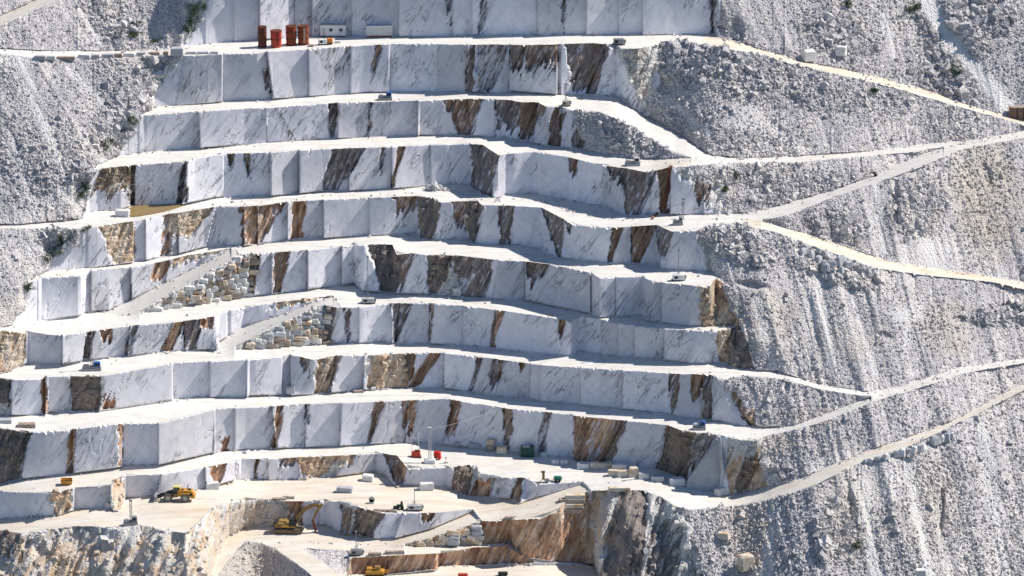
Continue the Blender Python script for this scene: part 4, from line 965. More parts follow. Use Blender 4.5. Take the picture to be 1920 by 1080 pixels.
row = [(1094,878,2.9,1.5,1.4,MW,'white squared block at the left end of the long row'),(1115,878,2.2,1.5,1.6,MO,'cream block second from the left in the long row'),(1135,877,2.9,1.5,1.3,MO,'cream low block third from the left in the long row'),
       (1162,881,3.4,1.7,1.5,MW,'wide white block near the middle of the long row'),(1150,891,2.6,1.4,1.3,MO,'tan block in front of the wide white one'),(1168,893,2.6,1.4,1.4,MO,'brownish cream block beside the tan front block'),
       (1187,893,2.1,1.7,2.2,MO,'upright pointed cream block in the long row'),(1207,897,2.4,1.5,1.3,MW,'white block right of the upright pointed one'),(1233,902,3.0,1.7,1.4,MG,'grey sided block with lit top, second from the right end'),(1269,909,3.6,2.0,1.7,MW,'largest white block at the right end of the long row')]
for x, y, w_, d_, h_, m_, lb in row:
    block(x, y, w_, d_, h_, lb, m_, rz=random.uniform(-10, 10), group='row of marble blocks below the dark stained wall')
# slabs lying about the pit
for x, y, w_, h_, rz, m_, lb in [(524,937,3.2,.5,4,MBR,'thin grey brown slab on the rim left of the excavator'),(541,934,2.8,.5,-3,MBR,'thin slab overlapping the rim slab above the excavator'),
        (703,1041,3.0,.7,3,MBR,'flat grey brown slab left of the longer lower slab'),(740,1038,4.6,.7,3,MBR,'longest flat slab on the lower pit edge'),(958,971,2.8,.4,3,MBR,'dark thin plank like slab above the orange wall'),(646,945,3.4,.6,-30,MG,'grey slab tipped over the edge beside the saw wheel'),
        (660,951,3.2,.6,-20,MG,'second tipped grey slab below the first by the saw wheel'),(722,959,5.4,.5,-4,MBR,'long thin ledge slab between saw wheel and green machine')]:
    block(x, y, w_, 1.0, h_, lb, m_, rz, name='stone_slab')
# leaning fin of stone at the right end of the lowest wall
p0, m0 = terrain(1352, 926)
fin = MB()
H = 13.4
fin.add([(.6, .5, 0), (1.5, .3, 0), (1.5, 2.4, 0), (.6, 2.4, 0), (-.9, 1.2, H), (-.3, 1.0, H), (-.2, 2.6, H), (-.9, 2.6, H), (-.35, .2, H*.55), (.45, 0, H*.55), (.5, 2.6, H*.55), (-.35, 2.6, H*.55)],
        [(3, 2, 1, 0), (4, 5, 6, 7), (0, 1, 9, 8), (8, 9, 5, 4), (1, 2, 10, 9), (9, 10, 6, 5), (2, 3, 11, 10), (10, 11, 7, 6), (3, 0, 8, 11), (11, 8, 4, 7)])
o = fin.build('stone_fin', MG); o.location = p0-Vector((0, 0, .2)); tag(o, 'tall thin dark stone fin standing free at the end of the wall', 'rock fin')
slab = MB().add([(-8.2, 1.6, 0), (-.3, 1.2, 0), (-.3, 3.2, 0), (-8.2, 3.2, 0), (-.9, 2.6, 12.2), (-.3, 2.5, 12.4), (-.3, 3.4, 12.4), (-1.2, 3.4, 12.2), (-7.4, 2.1, 3.0), (-7.4, 3.3, 3.0)],
        [(3, 2, 1, 0), (4, 5, 6, 7), (0, 1, 5, 4, 8), (1, 2, 6, 5), (2, 3, 9, 7, 6), (3, 0, 8, 9), (8, 4, 7, 9)])
o = slab.build('sawn_slab', MG); o.location = p0-Vector((0, 0, .2)); tag(o, 'smooth grey triangular sawn slab leaning behind the thin fin', 'rock slab')

# dry-stacked retaining walls under the gravel ramps: every block a thing
STK = 'blocks stacked under the gravel ramps'
def stack(lo, hi, x0, x1, hpx, wpx, mats, labels, skip=None, seed=1, group=STK):
    r = random.Random(seed); n = 0
    y_lo = lambda x: np.interp(x, XS, Y[IDX[lo]]); y_hi = lambda x: np.interp(x, XS, Y[IDX[hi]])
    row_ = 0
    while row_ < 14:
        x = x0+r.uniform(0, 8)
        any_ = False
        while x < x1:
            w_ = r.uniform(*wpx); xc = x+w_/2
            yb = y_lo(xc)-row_*hpx
            if yb-hpx*.7 > y_hi(xc)+2.5 and (skip is None or not skip(xc, yb)):
                any_ = True
                k = r.randrange(len(mats))
                p, mm = terrain(xc, yb-.5)
                hh = hpx*mm*1.06*r.uniform(.62, 1.2); dd = r.uniform(1.2, 2.0)
                b = MB().box((0, .1, hh/2), (w_*mm*.97, dd, hh), 0, r.uniform(.9, 1), 0, chamf=.16).rough(.11, int(xc*3+yb))
                o = b.build('stacked_block', mats[k]); o.location = p; o.rotation_euler = (math.radians(r.uniform(-6, 6)), math.radians(r.uniform(-11, 11)), math.radians(r.uniform(-9, 9)))
                tag(o, labels[k], 'stacked block', group); n += 1
            x += w_
        row_ += 1
    return n
n1 = stack('T5', 'R1L', 275, 470, 9.5, (8, 24), [MW, MBR, MO, MW], ['rough white block in the stacked wall under the upper gravel ramp', 'brown block in the stacked wall under the upper gravel ramp', 'ochre stained block in the stacked wall under the upper gravel ramp', 'rough white block in the stacked wall under the upper gravel ramp'], seed=2)
n2 = stack('T6', 'R2L', 458, 607, 9.5, (8, 26), [MW, MG, MO, MBR], ['rough white block in the stacked wall under the lower gravel ramp', 'grey block in the stacked wall under the lower gravel ramp', 'ochre stained block in the stacked wall under the lower gravel ramp', 'brown block in the stacked wall under the lower gravel ramp'], seed=3)
n3 = stack('M2', 'M1', 782, 902, 9, (14, 26), [MG, MO, MBR], ['grey block in the heap below the pit ramp', 'ochre block in the heap below the pit ramp', 'brown block in the heap below the pit ramp'], seed=4, group='blocks heaped below the pit ramp')
# flat ledges piled at the head of the pit
for i, (x, y, w_, m_, lb) in enumerate([(1065,960,6,MBR,'lowest long brown ledge stone at the pit head'),(1068,951,6.2,MO,'second long ledge stone up at the pit head'),(1072,942,6,MBR,'third long brown ledge stone at the pit head'),(1078,934,4.6,MO,'topmost ledge stone at the pit head')]):
    block(x, y, w_, 1.8, 1.0, lb, m_, rz=2, name='ledge_stone')
for x, w_ in ((1150, 2.4), (1162, 2.4), (1174, 2.0)):
    block(x, 920, w_, 1.2, .9, {1150: 'pinkish rim stone on the left of three at the pit edge', 1162: 'pinkish rim stone in the middle of three at the pit edge', 1174: 'pinkish rim stone on the right of three at the pit edge'}[x], MO, name='rim_stone')
# larger stones set in the scree below the right hand roads
r_ = random.Random(12)
spots_ = [(1505,478,2.2),(1520,484,2.4),(1534,492,2.2),(1545,497,1.6),(1560,500,2.2),(1576,497,3.0),(1590,502,2.2),(1548,508,2.6),(1577,512,2.0),(1510,468,1.8)]
for i, (x, y, s_) in enumerate(spots_):
    o = MB().box((0, 0, s_*.35), (s_, s_*.8, s_*.8), 0, .75, chamf=s_*.14).rough(s_*.07, i).build('scree_boulder', MG)
    put(o, x, y, r_.uniform(0, 90)); tag(o, 'grey boulder in the shadowed cluster under the tan middle road', 'boulder', 'boulder cluster under the tan middle road')
spots_ = [(1622,868,1.0),(1633,867,1.2),(1645,864,1.2),(1661,861,1.6),(1681,857,1.8),(1692,855,2.2),(1703,852,1.8),(1714,849,1.9),(1722,846,1.8),(1731,844,1.6),(1752,834,2.6),(1768,828,1.8),(1776,825,1.9),(1782,822,1.7)]
for i, (x, y, s_) in enumerate(spots_):
    o = MB().box((0, 0, s_*.35), (s_, s_*.8, s_*.9), 0, .72, chamf=s_*.14).rough(s_*.07, i+40).build('scree_boulder', MW if i % 2 else MG)
    put(o, x, y-1, r_.uniform(0, 90)); tag(o, 'pale boulder in the line below the lowest haul road', 'boulder', 'boulders lined up below the lowest haul road')
# heap of tipped stone
for i in range(34):
    a = r_.gauss(0, 1); x = 815+a*9; y = 357-r_.random()*max(0, 13-abs(a)*7)
    s_ = r_.uniform(.5, 1.2)
    o = MB().box((0, 0, s_*.4+max(0, (357-y))*.11), (s_, s_, s_*.8), 0, .8, chamf=s_*.12).rough(s_*.08, i).build('heap_stone', MG if i % 3 else MW)
    put(o, x, 356+r_.uniform(-2, 2), r_.uniform(0, 90)); tag(o, 'stone in the small rubble heap on the fourth terrace', 'stone', 'stones of the small rubble heap')

# --- ochre puddle
pz, _ = terrain(290, 395)
pts = []
for x, y in [(238,403),(241,392),(250,387),(290,384),(330,384),(345,386),(330,391),(310,397),(285,402),(262,406),(247,407)]:
    pts.append(terrain(x, y)[0])
zc = max(p.z for p in pts)+.06
wm, nt, b = mat('ochre_water'); b.inputs['Base Color'].default_value = (.27, .19, .085, 1); b.inputs['Roughness'].default_value = .35
mbp = MB(); mbp.add([(p.x, p.y, zc) for p in pts]+[(p.x, p.y, zc-.5) for p in pts], [tuple(range(len(pts)))]+[(i, (i+1) % len(pts), len(pts)+(i+1) % len(pts), len(pts)+i) for i in range(len(pts))])
mbp.build('puddle_water', wm)['kind'] = 'structure'
# ------------------------------------------------------------------ plant and buildings
# --- four rusty silos on the top road
def silo(px, py, r, h, m, n, label, top=None):
    t = thing('steel_silo', px, py, label, 'silo', group='rusty steel silos on the top road')
    MB().tube((0, 0, 0), (0, 0, h), r*.93, r*1.04 if top else r, .12, n).build('shell', m, t)
    for z in ([.25, h*.33, h*.66, h-.15] if not top else [h-.15, h*.5]):
        k = r*1.03 if not top else r*(.93+.11*z/h)+.05
        MB().tube((0, 0, z-.09), (0, 0, z+.09), k+.03, k+.03, .1, n).build('hoop', RUSTD, t)
    MB().box((r*.35, -r*.97, h*.5), (.25, .16, h*.8)).build('ladder', RUSTD, t)
    return t
silo(492, 88, 1.1, 5.2, RUSTD, 14, 'dark rusted silo at the left end of the four on the top road')
silo(518, 88, 1.35, 4.2, REDP, 8, 'short bright red flared eight sided silo, second from left', top=True)
silo(546, 84, 1.3, 4.8, RUST, 14, 'orange red silo third from left on the top road')
silo(569, 83, 1.35, 4.7, RUST, 14, 'streaky red and cream silo at the right end of the four')
# cream streak plates of the last silo
t = [o for o in COL.objects if o.name.startswith('steel_silo')][-1]
MB().box((.35, -1.36, 2.4), (.55, .08, 3.9)).build('cream_panel', mr('cream_worn_paint', (.55, .42, .30), .7, spots=((.3, .1, .05), .5)), t)
# --- site cabin
t = thing('site_cabin', 625, 67, 'white site cabin with two small windows below the top wall', 'cabin', rz=-2)
cb = MB().box((0, 0, 1.55), (6.3, 2.5, 2.6)); cb.build('wall', WHT, t)
MB().box((0, 0, 2.93), (6.6, 2.8, .16)).build('roof', GRYW, t)
for x in (-.5, 2.0):
    f = MB().box((x, -1.27, 1.75), (.95, .08, .85)).build('window', GRYW, t)
    MB().box((x-.2, -1.33, 1.75), (.34, .04, .65)).box((x+.2, -1.33, 1.75), (.34, .04, .65)).build('pane', GLS, f)
MB().box((-2.3, -1.27, 1.2), (.85, .06, 1.9)).build('door', GRYW, t)
MB().box((-2.6, 0, .12), (.4, 2.3, .24)).box((2.6, 0, .12), (.4, 2.3, .24)).build('skid', DARK, t)
# --- container
t = thing('steel_container', 711, 68, 'open white steel container with rusty lower edge by the wall', 'container', rz=3)
c = MB()
for q in [((0, -1.2, 1.45), (6.4, .12, 2.7)), ((0, 1.2, 1.45), (6.4, .12, 2.7)), ((-3.15, 0, 1.45), (.12, 2.3, 2.7)), ((3.15, 0, 1.45), (.12, 2.3, 2.7)), ((0, 0, .5), (6.2, 2.3, .1))]: c.box(*q)
c.build('body', WHT, t)
rb = MB()
for i in range(17): rb.box((-2.9+i*.36, -1.29, 1.45), (.09, .07, 2.4))
rb.build('rib', GRYW, t); MB().box((0, -1.28, .28), (6.3, .12, .3)).box((0, 1.28, .28), (6.3, .12, .3)).build('base_rail', RUST, t)
MB().box((0, -1.22, 2.85), (6.5, .2, .16)).box((0, 1.22, 2.85), (6.5, .2, .16)).build('top_rail', WHT, t)
# --- generator + orange machine beside the cabin
t = thing('generator', 605, 84, 'small white generator standing between silos and cabin', 'generator', rz=12)
MB().box((0, 0, .85), (2.0, 1.2, 1.2), chamf=.1).build('housing', WHT, t); MB().cyl((.5, 0, 1.4), (.5, 0, 2.2), .08).build('exhaust', DARK, t); MB().box((0, 0, .12), (2.2, 1.3, .2)).build('skid', DARK, t); MB().box((-.4, -.62, .9), (.7, .04, .6)).build('grille', DARK, t)
t = thing('compressor', 618, 83, 'small orange compressor right of the white generator', 'compressor', rz=-10)
MB().box((0, 0, .95), (1.5, 1.1, 1.1), chamf=.12).build('housing', ORG, t); MB().cyl((-.4, -.6, .3), (-.4, .6, .3), .3).cyl((.4, -.6, .3), (.4, .6, .3), .3).build('wheel', RUB, t); MB().path([(.7, 0, .5), (1.7, 0, .3)], .05).build('drawbar', DARK, t)
for x, y, lb in [(583,87,'low rusty plate lying right of the silos'),(634,80,'pale sack shaped stone beside the orange compressor')]:
    block(x, y, 1.4, 1, .5, lb, MBR if x == 583 else MW, name='scrap_piece')
# --- tracked drill rigs and masts
def rig(px, py, label, m_box, mast=0, rz=0, m2=None, lean=0, cat='drill rig', name='drill_rig', L=3.4, mastx=-.2, mastm=None):
    t = thing(name, px, py, label, cat, rz=rz)
    for s in (-.75, .75):
        k = MB(); k.prism([(-L*.5, .15), (-L*.42, 0), (L*.42, 0), (L*.5, .15), (L*.5, .45), (L*.42, .6), (-L*.42, .6), (-L*.5, .45)], s-.2, s+.2); k.build('track', STEEL, t)
    MB().box((0, 0, .8), (L*.95, 1.3, .4), chamf=.05).build('chassis', STEEL, t)
    e = MB().box((L*.27, 0, 1.45), (L*.38, 1.2, 1.1), chamf=.12).build('engine_box', m_box, t)
    MB().box((L*.27, -.62, 1.45), (L*.25, .04, .6)).build('grille', DARK, e)
    MB().box((-L*.28, 0, 1.2), (L*.3, .9, .45), chamf=.06).build('control_box', m2 or GRYW, t)
    if mast:
        k = MB()
        for a, b in ((-.22, -.22), (.22, -.22), (.22, .22), (-.22, .22)): k.cyl((mastx+a, b, .9), (mastx+a+lean, b, mast), .055, n=5)
        z = 1.0; f = 0
        while z < mast-.6:
            q = lean*(z-.9)/(mast-.9)
            k.cyl((mastx-.22+q, -.22, z+(f*.6)), (mastx+.22+q, -.22, z+.6-(f*.6)), .04, n=4); k.cyl((mastx-.22+q, .22, z+(f*.6)), (mastx+.22+q, .22, z+.6-(f*.6)), .04, n=4); z += .6; f = 1-f
        k.build('mast', mastm or STEEL, t)
        MB().box((mastx+lean, 0, mast+.1), (.7, .6, .3)).build('mast_head', STEEL, t)
    return t
rig(722, 187, 'blue tracked machine parked on the second terrace edge', BLU, 0, 4, name='tracked_machine', cat='machine')
rig(172, 694, 'blue and grey tracked rig with upright mast on the left terrace', BLU, 8.0, 6, m2=STEEL, L=4.4, mastx=0)
rig(1311, 805, 'small blue and white rig with mast at the right end of a terrace', BLU, 9.5, 0, m2=WHT, L=3.0, mastx=.4)
rig(1186, 322-12, 'low grey machine on skids on the third terrace', GRYW, 0, 3, name='skid_machine', cat='machine', L=3.6)
rig(1271, 421, 'small dark machine with thin upright mast by the rusty gully', GRYW, 6.2, 0, L=2.4, mastx=1.2)
rig(245, 984, 'dark low rig with thin mast on the sandy rim lower left', STEEL, 5.6, 8, L=3.2, mastx=.1)
# stationary wire saws: a box on the edge with a thin pole
def wiresaw(px, py, label, pole, m=GRYW, w_=3.0, h=1.3, lean=0, polem=None, head=False):
    t = thing('wire_saw', px, py, label, 'wire saw')
    MB().box((0, 0, .14), (w_+.5, .5, .28)).box((0, .7, .14), (w_+.5, .2, .28)).build('rail', DARK, t)
    b = MB().box((0, 0, .28+h/2), (w_, 1.4, h), chamf=.1).build('housing', m, t)
    MB().box((-w_*.2, -.72, .3+h/2), (w_*.3, .05, h*.5)).build('grille', DARK, b)
    MB().cyl((w_*.5, -.2, .9), (w_*.5, .0, .9), .55, n=14).build('drive_wheel', STEEL, t)
    if pole:
        k = MB().cyl((0, 0, .2), (lean, 0, pole), .10, .07, n=6)
        k.cyl((-.5, 0, h+.3), (0, 0, h+1.3), .05, n=5).cyl((.5, 0, h+.3), (0, 0, h+1.3), .05, n=5)
        k.build('pole', polem or STEEL, t)
        MB().box((lean, 0, pole), (.45, .4, .35)).build('pole_head', STEEL, t)
wiresaw(1160, 84, 'grey machine box on the white rim of the top road', 0, STEEL, 2.6)
wiresaw(1061, 199, 'brown machine box on the rim with a thin pole above it', 5.6, MBR, 1.7, 1.0)
wiresaw(1272, 526, 'white hut like machine with thin pole on the fifth terrace', 7.4, WHT, 2.7, 1.2)
wiresaw(690, 569, 'long grey machine with tall paired pole on the rim of the sixth terrace', 11.5, GRYW, 2.9, 1.1)
wiresaw(777, 957, 'square grey machine box with thin pole on the pit rim', 6.2, GRYW, 3.2, 1.1)
wiresaw(668, 1041, 'dark grey machine box with thin pole above the lowest brown wall', 5.6, STEEL, 2.6, 1.1)
# --- drilling tower group on the lowest main floor
t = thing('mast_crane', 806, 868, 'tall grey latticed mast on a white base in the lowest floor', 'mast')
k = MB()
for a, b in ((-.3, -.3), (.3, -.3), (.3, .3), (-.3, .3)): k.cyl((a, b, .9), (a, b, 8.2), .07, n=5)
for i in range(11):
    z = 1+i*.65; k.cyl((-.3, -.3, z), (.3, -.3, z+.65), .045, n=4); k.cyl((.3, .3, z), (-.3, .3, z+.65), .045, n=4)
k.build('mast', GRYW, t); MB().box((0, 0, .5), (2.6, 1.8, 1.0), chamf=.15).build('base', WHT, t); MB().box((0, 0, 8.4), (.9, .8, .5)).build('mast_head', GRYW, t)
t = thing('wire_saw', 780, 857, 'dark red box machine with two thin white legs above it', 'wire saw')
MB().box((0, 0, .75), (2.1, 1.3, 1.2), chamf=.1).build('housing', REDP, t); MB().box((0, 0, .1), (2.5, 1.5, .2)).build('skid', DARK, t); MB().box((.3, .1, 1.5), (1.2, .8, .35)).build('hood', RUSTD, t)
MB().cyl((-.9, .2, .3), (-1.2, .2, 6.2), .06, n=5).cyl((.7, .2, .3), (.6, .2, 6.0), .06, n=5).cyl((-1.05, .2, 4.6), (.65, .2, 4.6), .05, n=5).build('frame', WHT, t)
t = thing('power_unit', 820, 861, 'bright red power unit beside the grey mast', 'power unit', rz=-15)
MB().box((0, 0, 1.25), (1.6, 1.1, 1.3), chamf=.15).build('housing', RED, t); MB().box((.55, 0, .55), (.7, .9, .8), chamf=.1).build('tank', RED, t); MB().cyl((-.4, -.6, .35), (-.4, .6, .35), .34).build('wheel', RUB, t)
t = thing('tool_stand', 836, 868, 'small thin tool stand right of the grey mast', 'stand')
MB().cyl((0, 0, 0), (0, 0, 1.3), .07, n=6).box((0, 0, .05), (1.0, .7, .1)).build('post', STEEL, t); MB().box((0, 0, 1.3), (.4, .3, .3)).build('head', GRYW, t)
t = thing('steel_trestle', 737, 831, 'low grey steel trestle against the wall left of the mast', 'trestle')
k = MB().box((0, 0, 1.35), (2.9, .8, .12))
k.build('top_bar', STEEL, t)
for x in (-1.2, 1.2): MB().cyl((x-.25, 0, 0), (x, 0, 1.3), .06, n=5).cyl((x+.25, 0, 0), (x, 0, 1.3), .06, n=5).build('leg', STEEL, t)
t = thing('fuel_container', 989, 855, 'dark green square container in the shade of the stained wall', 'container')
MB().box((0, 0, 1.25), (3.1, 2.2, 2.3), chamf=.06).build('body', GRN, t); MB().box((-.3, 0, 2.5), (1.6, 1.9, .16)).build('lid', GRYW, t); MB().box((0, -1.12, 1.3), (.1, .06, 2.0)).box((1.0, -1.12, 1.3), (.1, .06, 2.0)).box((-1.0, -1.12, 1.3), (.1, .06, 2.0)).build('rib', DARK, t)
# --- brown drill and green compressor on the rim
t = thing('drill_stand', 1019, 904, 'upright brown drill head on a tripod at the terrace edge', 'drill')
MB().box((0, 0, 1.5), (.6, .5, 1.7), chamf=.08).build('head', YELD, t); MB().box((-.1, 0, 2.5), (.9, .4, .4)).build('motor', BRN, t)
for a in (-1.0, .9, .2): MB().cyl((a, (a*.5)-.3, 0), (0, 0, 1.2), .07, n=5).build('leg', DARK, t)
MB().box((.9, 0, .5), (1.0, .6, .7), chamf=.1).build('pump', STEEL, t)
t = thing('compressor', 1046, 903, 'dark green compressor right of the upright brown drill', 'compressor', rz=-8)
MB().box((0, 0, .85), (1.9, 1.1, .9), chamf=.2).build('housing', mr('sea_green_paint', (.03, .17, .13), .5), t); MB().cyl((-.4, -.6, .3), (-.4, .6, .3), .3).cyl((.4, -.6, .3), (.4, .6, .3), .3).build('wheel', RUB, t); MB().path([(-.9, 0, .4), (-2.2, -.2, .2), (-3.2, .1, .2)], .08).build('hose', DARK, t)
t = thing('saw_wheel', 697, 944, 'small grey saw wheel on a white stand at the pit rim', 'saw')
MB().cyl((0, -.1, 1.0), (0, .1, 1.0), -0.0+.7, n=16).build('wheel', GRYW, t); MB().box((0, .3, .55), (1.2, .8, 1.1), chamf=.1).build('base', WHT, t)
t = thing('small_loader', 749, 955, 'small dark green machine with black wheels on the pit rim', 'machine', rz=5)
MB().box((.1, 0, .8), (1.6, .9, .6), chamf=.1).build('body', GRN, t); MB().box((.5, 0, 1.4), (.5, .7, .8)).build('cab', DARK, t)
for x in (-.5, .6): MB().cyl((x, -.6, .4), (x, .6, .4), .4, n=12).build('wheel', RUB, t)
MB().box((-1.1, 0, .5), (.6, 1.0, .5), tilt=.4).build('bucket', DARK, t)
# --- yellow skip
t = thing('loader_bucket', 125, 908, 'small rusty yellow steel bucket lying on the far left floor', 'bucket', rz=5)
MB().add([(-1.2,-.7,.2),(1.2,-.7,.2),(1.2,.7,.2),(-1.2,.7,.2),(-1.35,-1,1.25),(1.35,-1,1.25),(1.35,1,1.25),(-1.35,1,1.25),(-1.2,-.88,1.25),(1.2,-.88,1.25),(1.2,.88,1.25),(-1.2,.88,1.25),(-1.05,-.6,.35),(1.05,-.6,.35),(1.05,.6,.35),(-1.05,.6,.35)],
 [(3,2,1,0),(0,1,5,4),(1,2,6,5),(2,3,7,6),(3,0,4,7),(4,5,9,8),(5,6,10,9),(6,7,11,10),(7,4,8,11),(8,9,13,12),(9,10,14,13),(10,11,15,14),(11,8,12,15),(12,13,14,15)]).build('shell', YEL, t)
MB().box((0, -1.02, 1.2), (2.7, .1, .14)).build('cutting_edge', DARK, t)
# --- wheel loader, facing left
def wheel(parent, x, y, r, w_):
    t_ = MB().cyl((x, y-w_/2, r), (x, y+w_/2, r), r, n=20).build('wheel', RUBD, parent)
    s = -1 if y < 0 else 1
    MB().cyl((x, y+s*w_/2, r), (x, y+s*(w_/2+.04), r), r*.55, n=14).build('rim', mr('dusty_rim', (.45, .40, .33), .8), t_)
    k = MB()
    for i in range(18):
        a = 2*math.pi*i/18; k.box((x+math.cos(a)*r, y, r+math.sin(a)*r), (.16, w_*.96, .16), 0, 1, -a)
    k.build('tread', RUBD, t_)
t = thing('wheel_loader', 331, 938, 'large yellow wheel loader with lowered bucket on the sandy floor', 'wheel loader', rz=-4)
for x in (-1.75, 2.15):
    for y in (-1.15, 1.15): wheel(t, x, y, .95, .7)
MB().prism([(.4, 1.2), (3.5, 1.1), (4.0, 1.35), (4.0, 2.1), (3.7, 2.55), (.9, 2.75), (.4, 2.5)], -1.0, 1.0).build('engine_hood', YEL, t)
MB().prism([(-2.6, .9), (-.2, .85), (.1, 1.6), (-.7, 2.1), (-2.3, 1.7)], -.7, .7).build('front_frame', YELD, t)
MB().prism([(3.4, .8), (4.3, .9), (4.35, 1.7), (3.9, 1.8)], -1.05, 1.05).build('counterweight', YEL, t)
MB().box((2.15, -1.15, 2.02), (2.1, .75, .12)).box((2.15, 1.15, 2.02), (2.1, .75, .12)).build('fender', YEL, t)
cabn = MB().prism([(-.75, 1.7), (.75, 1.7), (.75, 3.25), (-.5, 3.25), (-.8, 2.5)], -.72, .72).build('cab', DARK, t)
MB().prism([(-.62, 2.3), (-.02, 2.3), (-.02, 3.12), (-.42, 3.12)], -.78, -.74).prism([(.1, 2.3), (.62, 2.3), (.62, 3.12), (.1, 3.12)], -.78, -.74).build('window', mr('greenish_glass', (.08, .12, .10), .15), cabn)
MB().box((.1, 0, 3.35), (1.7, 1.75, .18), chamf=.05).build('cab_roof', mr('pale_yellow_roof', (.60, .52, .20), .6), t)
MB().box((0, -1.0, 1.5), (.9, .25, .9)).build('steps', YELD, t)
MB().cyl((2.6, .3, 2.5), (2.6, .3, 3.7), .1, n=8).build('exhaust', DARK, t)
MB().box((3.1, -.1, 2.75), (.6, .6, .3)).box((1.5, -.5, 2.8), (.5, .4, .25)).build('air_box', DARK, t)
for y in (-.62, .62):
    MB().prism([(-.9, 2.35), (-.6, 2.1), (-3.1, .95), (-4.3, .45), (-4.4, .75), (-3.2, 1.45)], y-.12, y+.12).build('lift_arm', DARK, t)
MB().cyl((-1.0, 0, 2.1), (-3.6, 0, 1.5), .13, n=8).cyl((-3.6, 0, 1.5), (-4.5, 0, .9), .11, n=8).build('tilt_link', DARK, t)
MB().add([(-6.0,-1.6,.12),(-6.0,1.6,.12),(-4.9,1.6,.05),(-4.9,-1.6,.05),(-4.45,-1.6,.45),(-4.45,1.6,.45),(-4.5,1.6,1.2),(-4.5,-1.6,1.2),(-4.9,-1.6,1.5),(-4.9,1.6,1.5),(-5.0,-1.6,.3),(-5.0,1.6,.3)],
  [(0,1,2,3),(3,2,5,4),(4,5,6,7),(7,6,9,8),(0,3,4,7,8,10),(1,11,9,6,5,2),(0,10,11,1),(10,8,9,11)]).build('bucket', STEEL, t)
MB().box((3.0, -1.02, 1.75), (1.6, .05, .55)).build('side_grille', DARK, t)
# --- excavator, arm reaching right
t = thing('excavator', 541, 997, 'dusty yellow tracked excavator with raised boom reaching right', 'excavator', rz=-6)
for y in (-1.35, 1.35):
    k = MB().prism([(-3.4, .35), (-3.1, .08), (3.1, .08), (3.45, .35), (3.45, .75), (3.1, 1.0), (-3.1, 1.0), (-3.4, .75)], y-.33, y+.33).build('track', RUBD, t)
    MB().prism([(-2.8, .35), (2.8, .35), (2.8, .72), (-2.8, .72)], y-.37, y+.37).build('track_frame', YELD, k)
MB().box((0, 0, .8), (2.6, 2.1, .5)).cyl((0, 0, 1.0), (0, 0, 1.35), 1.1, n=18).build('undercarriage', DARK, t)
MB().prism([(-2.9, 1.4), (1.9, 1.4), (2.1, 1.9), (.9, 2.2), (-2.4, 2.5), (-3.1, 2.1)], -1.45, 1.45).build('house', YELD, t)
MB().prism([(-3.3, 1.45), (-2.4, 1.4), (-2.3, 2.7), (-3.2, 2.6)], -1.4, 1.4).build('counterweight', DARK, t)
MB().box((-1.3, .3, 2.55), (1.9, 1.9, .3), chamf=.06).build('engine_cover', YELD, t)
cabn = MB().prism([(.35, 1.9), (1.9, 1.9), (1.95, 2.6), (1.5, 3.45), (.35, 3.45)], -1.45, -.45).build('cab', DARK, t)
MB().prism([(.5, 2.4), (1.75, 2.4), (1.42, 3.3), (.5, 3.3)], -1.5, -1.47).build('window', GLS, cabn)
MB().box((-.6, -1.48, 1.85), (1.6, .05, .6)).build('side_panel', YEL, t)
MB().prism([(1.2, 1.9), (1.7, 1.6), (3.2, 4.3), (4.6, 5.7), (6.6, 6.4), (7.6, 6.35), (7.5, 6.75), (6.2, 7.0), (4.0, 6.3), (2.5, 4.7)], -.28, .28).build('boom', YELD, t)
MB().prism([(7.9, 7.1), (8.1, 6.7), (7.2, 5.6), (6.2, 3.7), (5.8, 2.9), (5.4, 3.0), (5.9, 4.3), (6.7, 6.1), (7.4, 6.8)], -.2, .2).build('stick', YELD, t)
MB().cyl((1.9, -.4, 2.2), (3.6, -.4, 4.7), .12, n=8).cyl((1.9, .4, 2.2), (3.6, .4, 4.7), .12, n=8).cyl((4.6, 0, 6.7), (7.4, 0, 7.3), .11, n=8).cyl((6.9, 0, 6.0), (6.0, 0, 3.4), .1, n=8).build('cylinder', STEEL, t)
MB().prism([(5.4, 3.1), (5.9, 2.9), (6.3, 1.9), (6.5, .5), (6.2, .15), (5.95, .9), (5.7, 1.9)], -.35, .35).build('bucket', RUSTD, t)
# --- yellow machine cut by the bottom edge
t = thing('crawler_loader', 703, 1083, 'yellow crawler machine cut off by the bottom edge of the photo', 'loader')
MB().box((0, 0, 1.4), (4.2, 1.9, 1.0), chamf=.15).box((-1.2, 0, 2.1), (1.2, 1.3, .6)).build('body', YEL, t)
MB().box((.6, 0, 2.3), (1.4, 1.4, .9), chamf=.1).build('cab', YELD, t)
for y in (-1, 1): MB().prism([(-2, .1), (2, .1), (2.2, .5), (2, .9), (-2, .9), (-2.2, .5)], y-.25, y+.25).build('track', RUB, t)
for y in (-.7, .7): MB().box((2.3, y, 1.5), (1.6, .2, .25)).build('arm', YEL, t)
for x, y, c_, lb in [(868,1082,REDP,'small red item at the bottom edge on the pit floor'),(943,1079,DARK,'small dark machine at the bottom edge on the pit floor')]:
    t = thing('pump_set', x, y, lb, 'pump'); MB().box((0, 0, .5), (2.2, .9, .7), chamf=.1).build('housing', c_, t); MB().cyl((-.7, -.5, .25), (-.7, .5, .25), .25).cyl((.7, -.5, .25), (.7, .5, .25), .25).build('wheel', RUB, t)
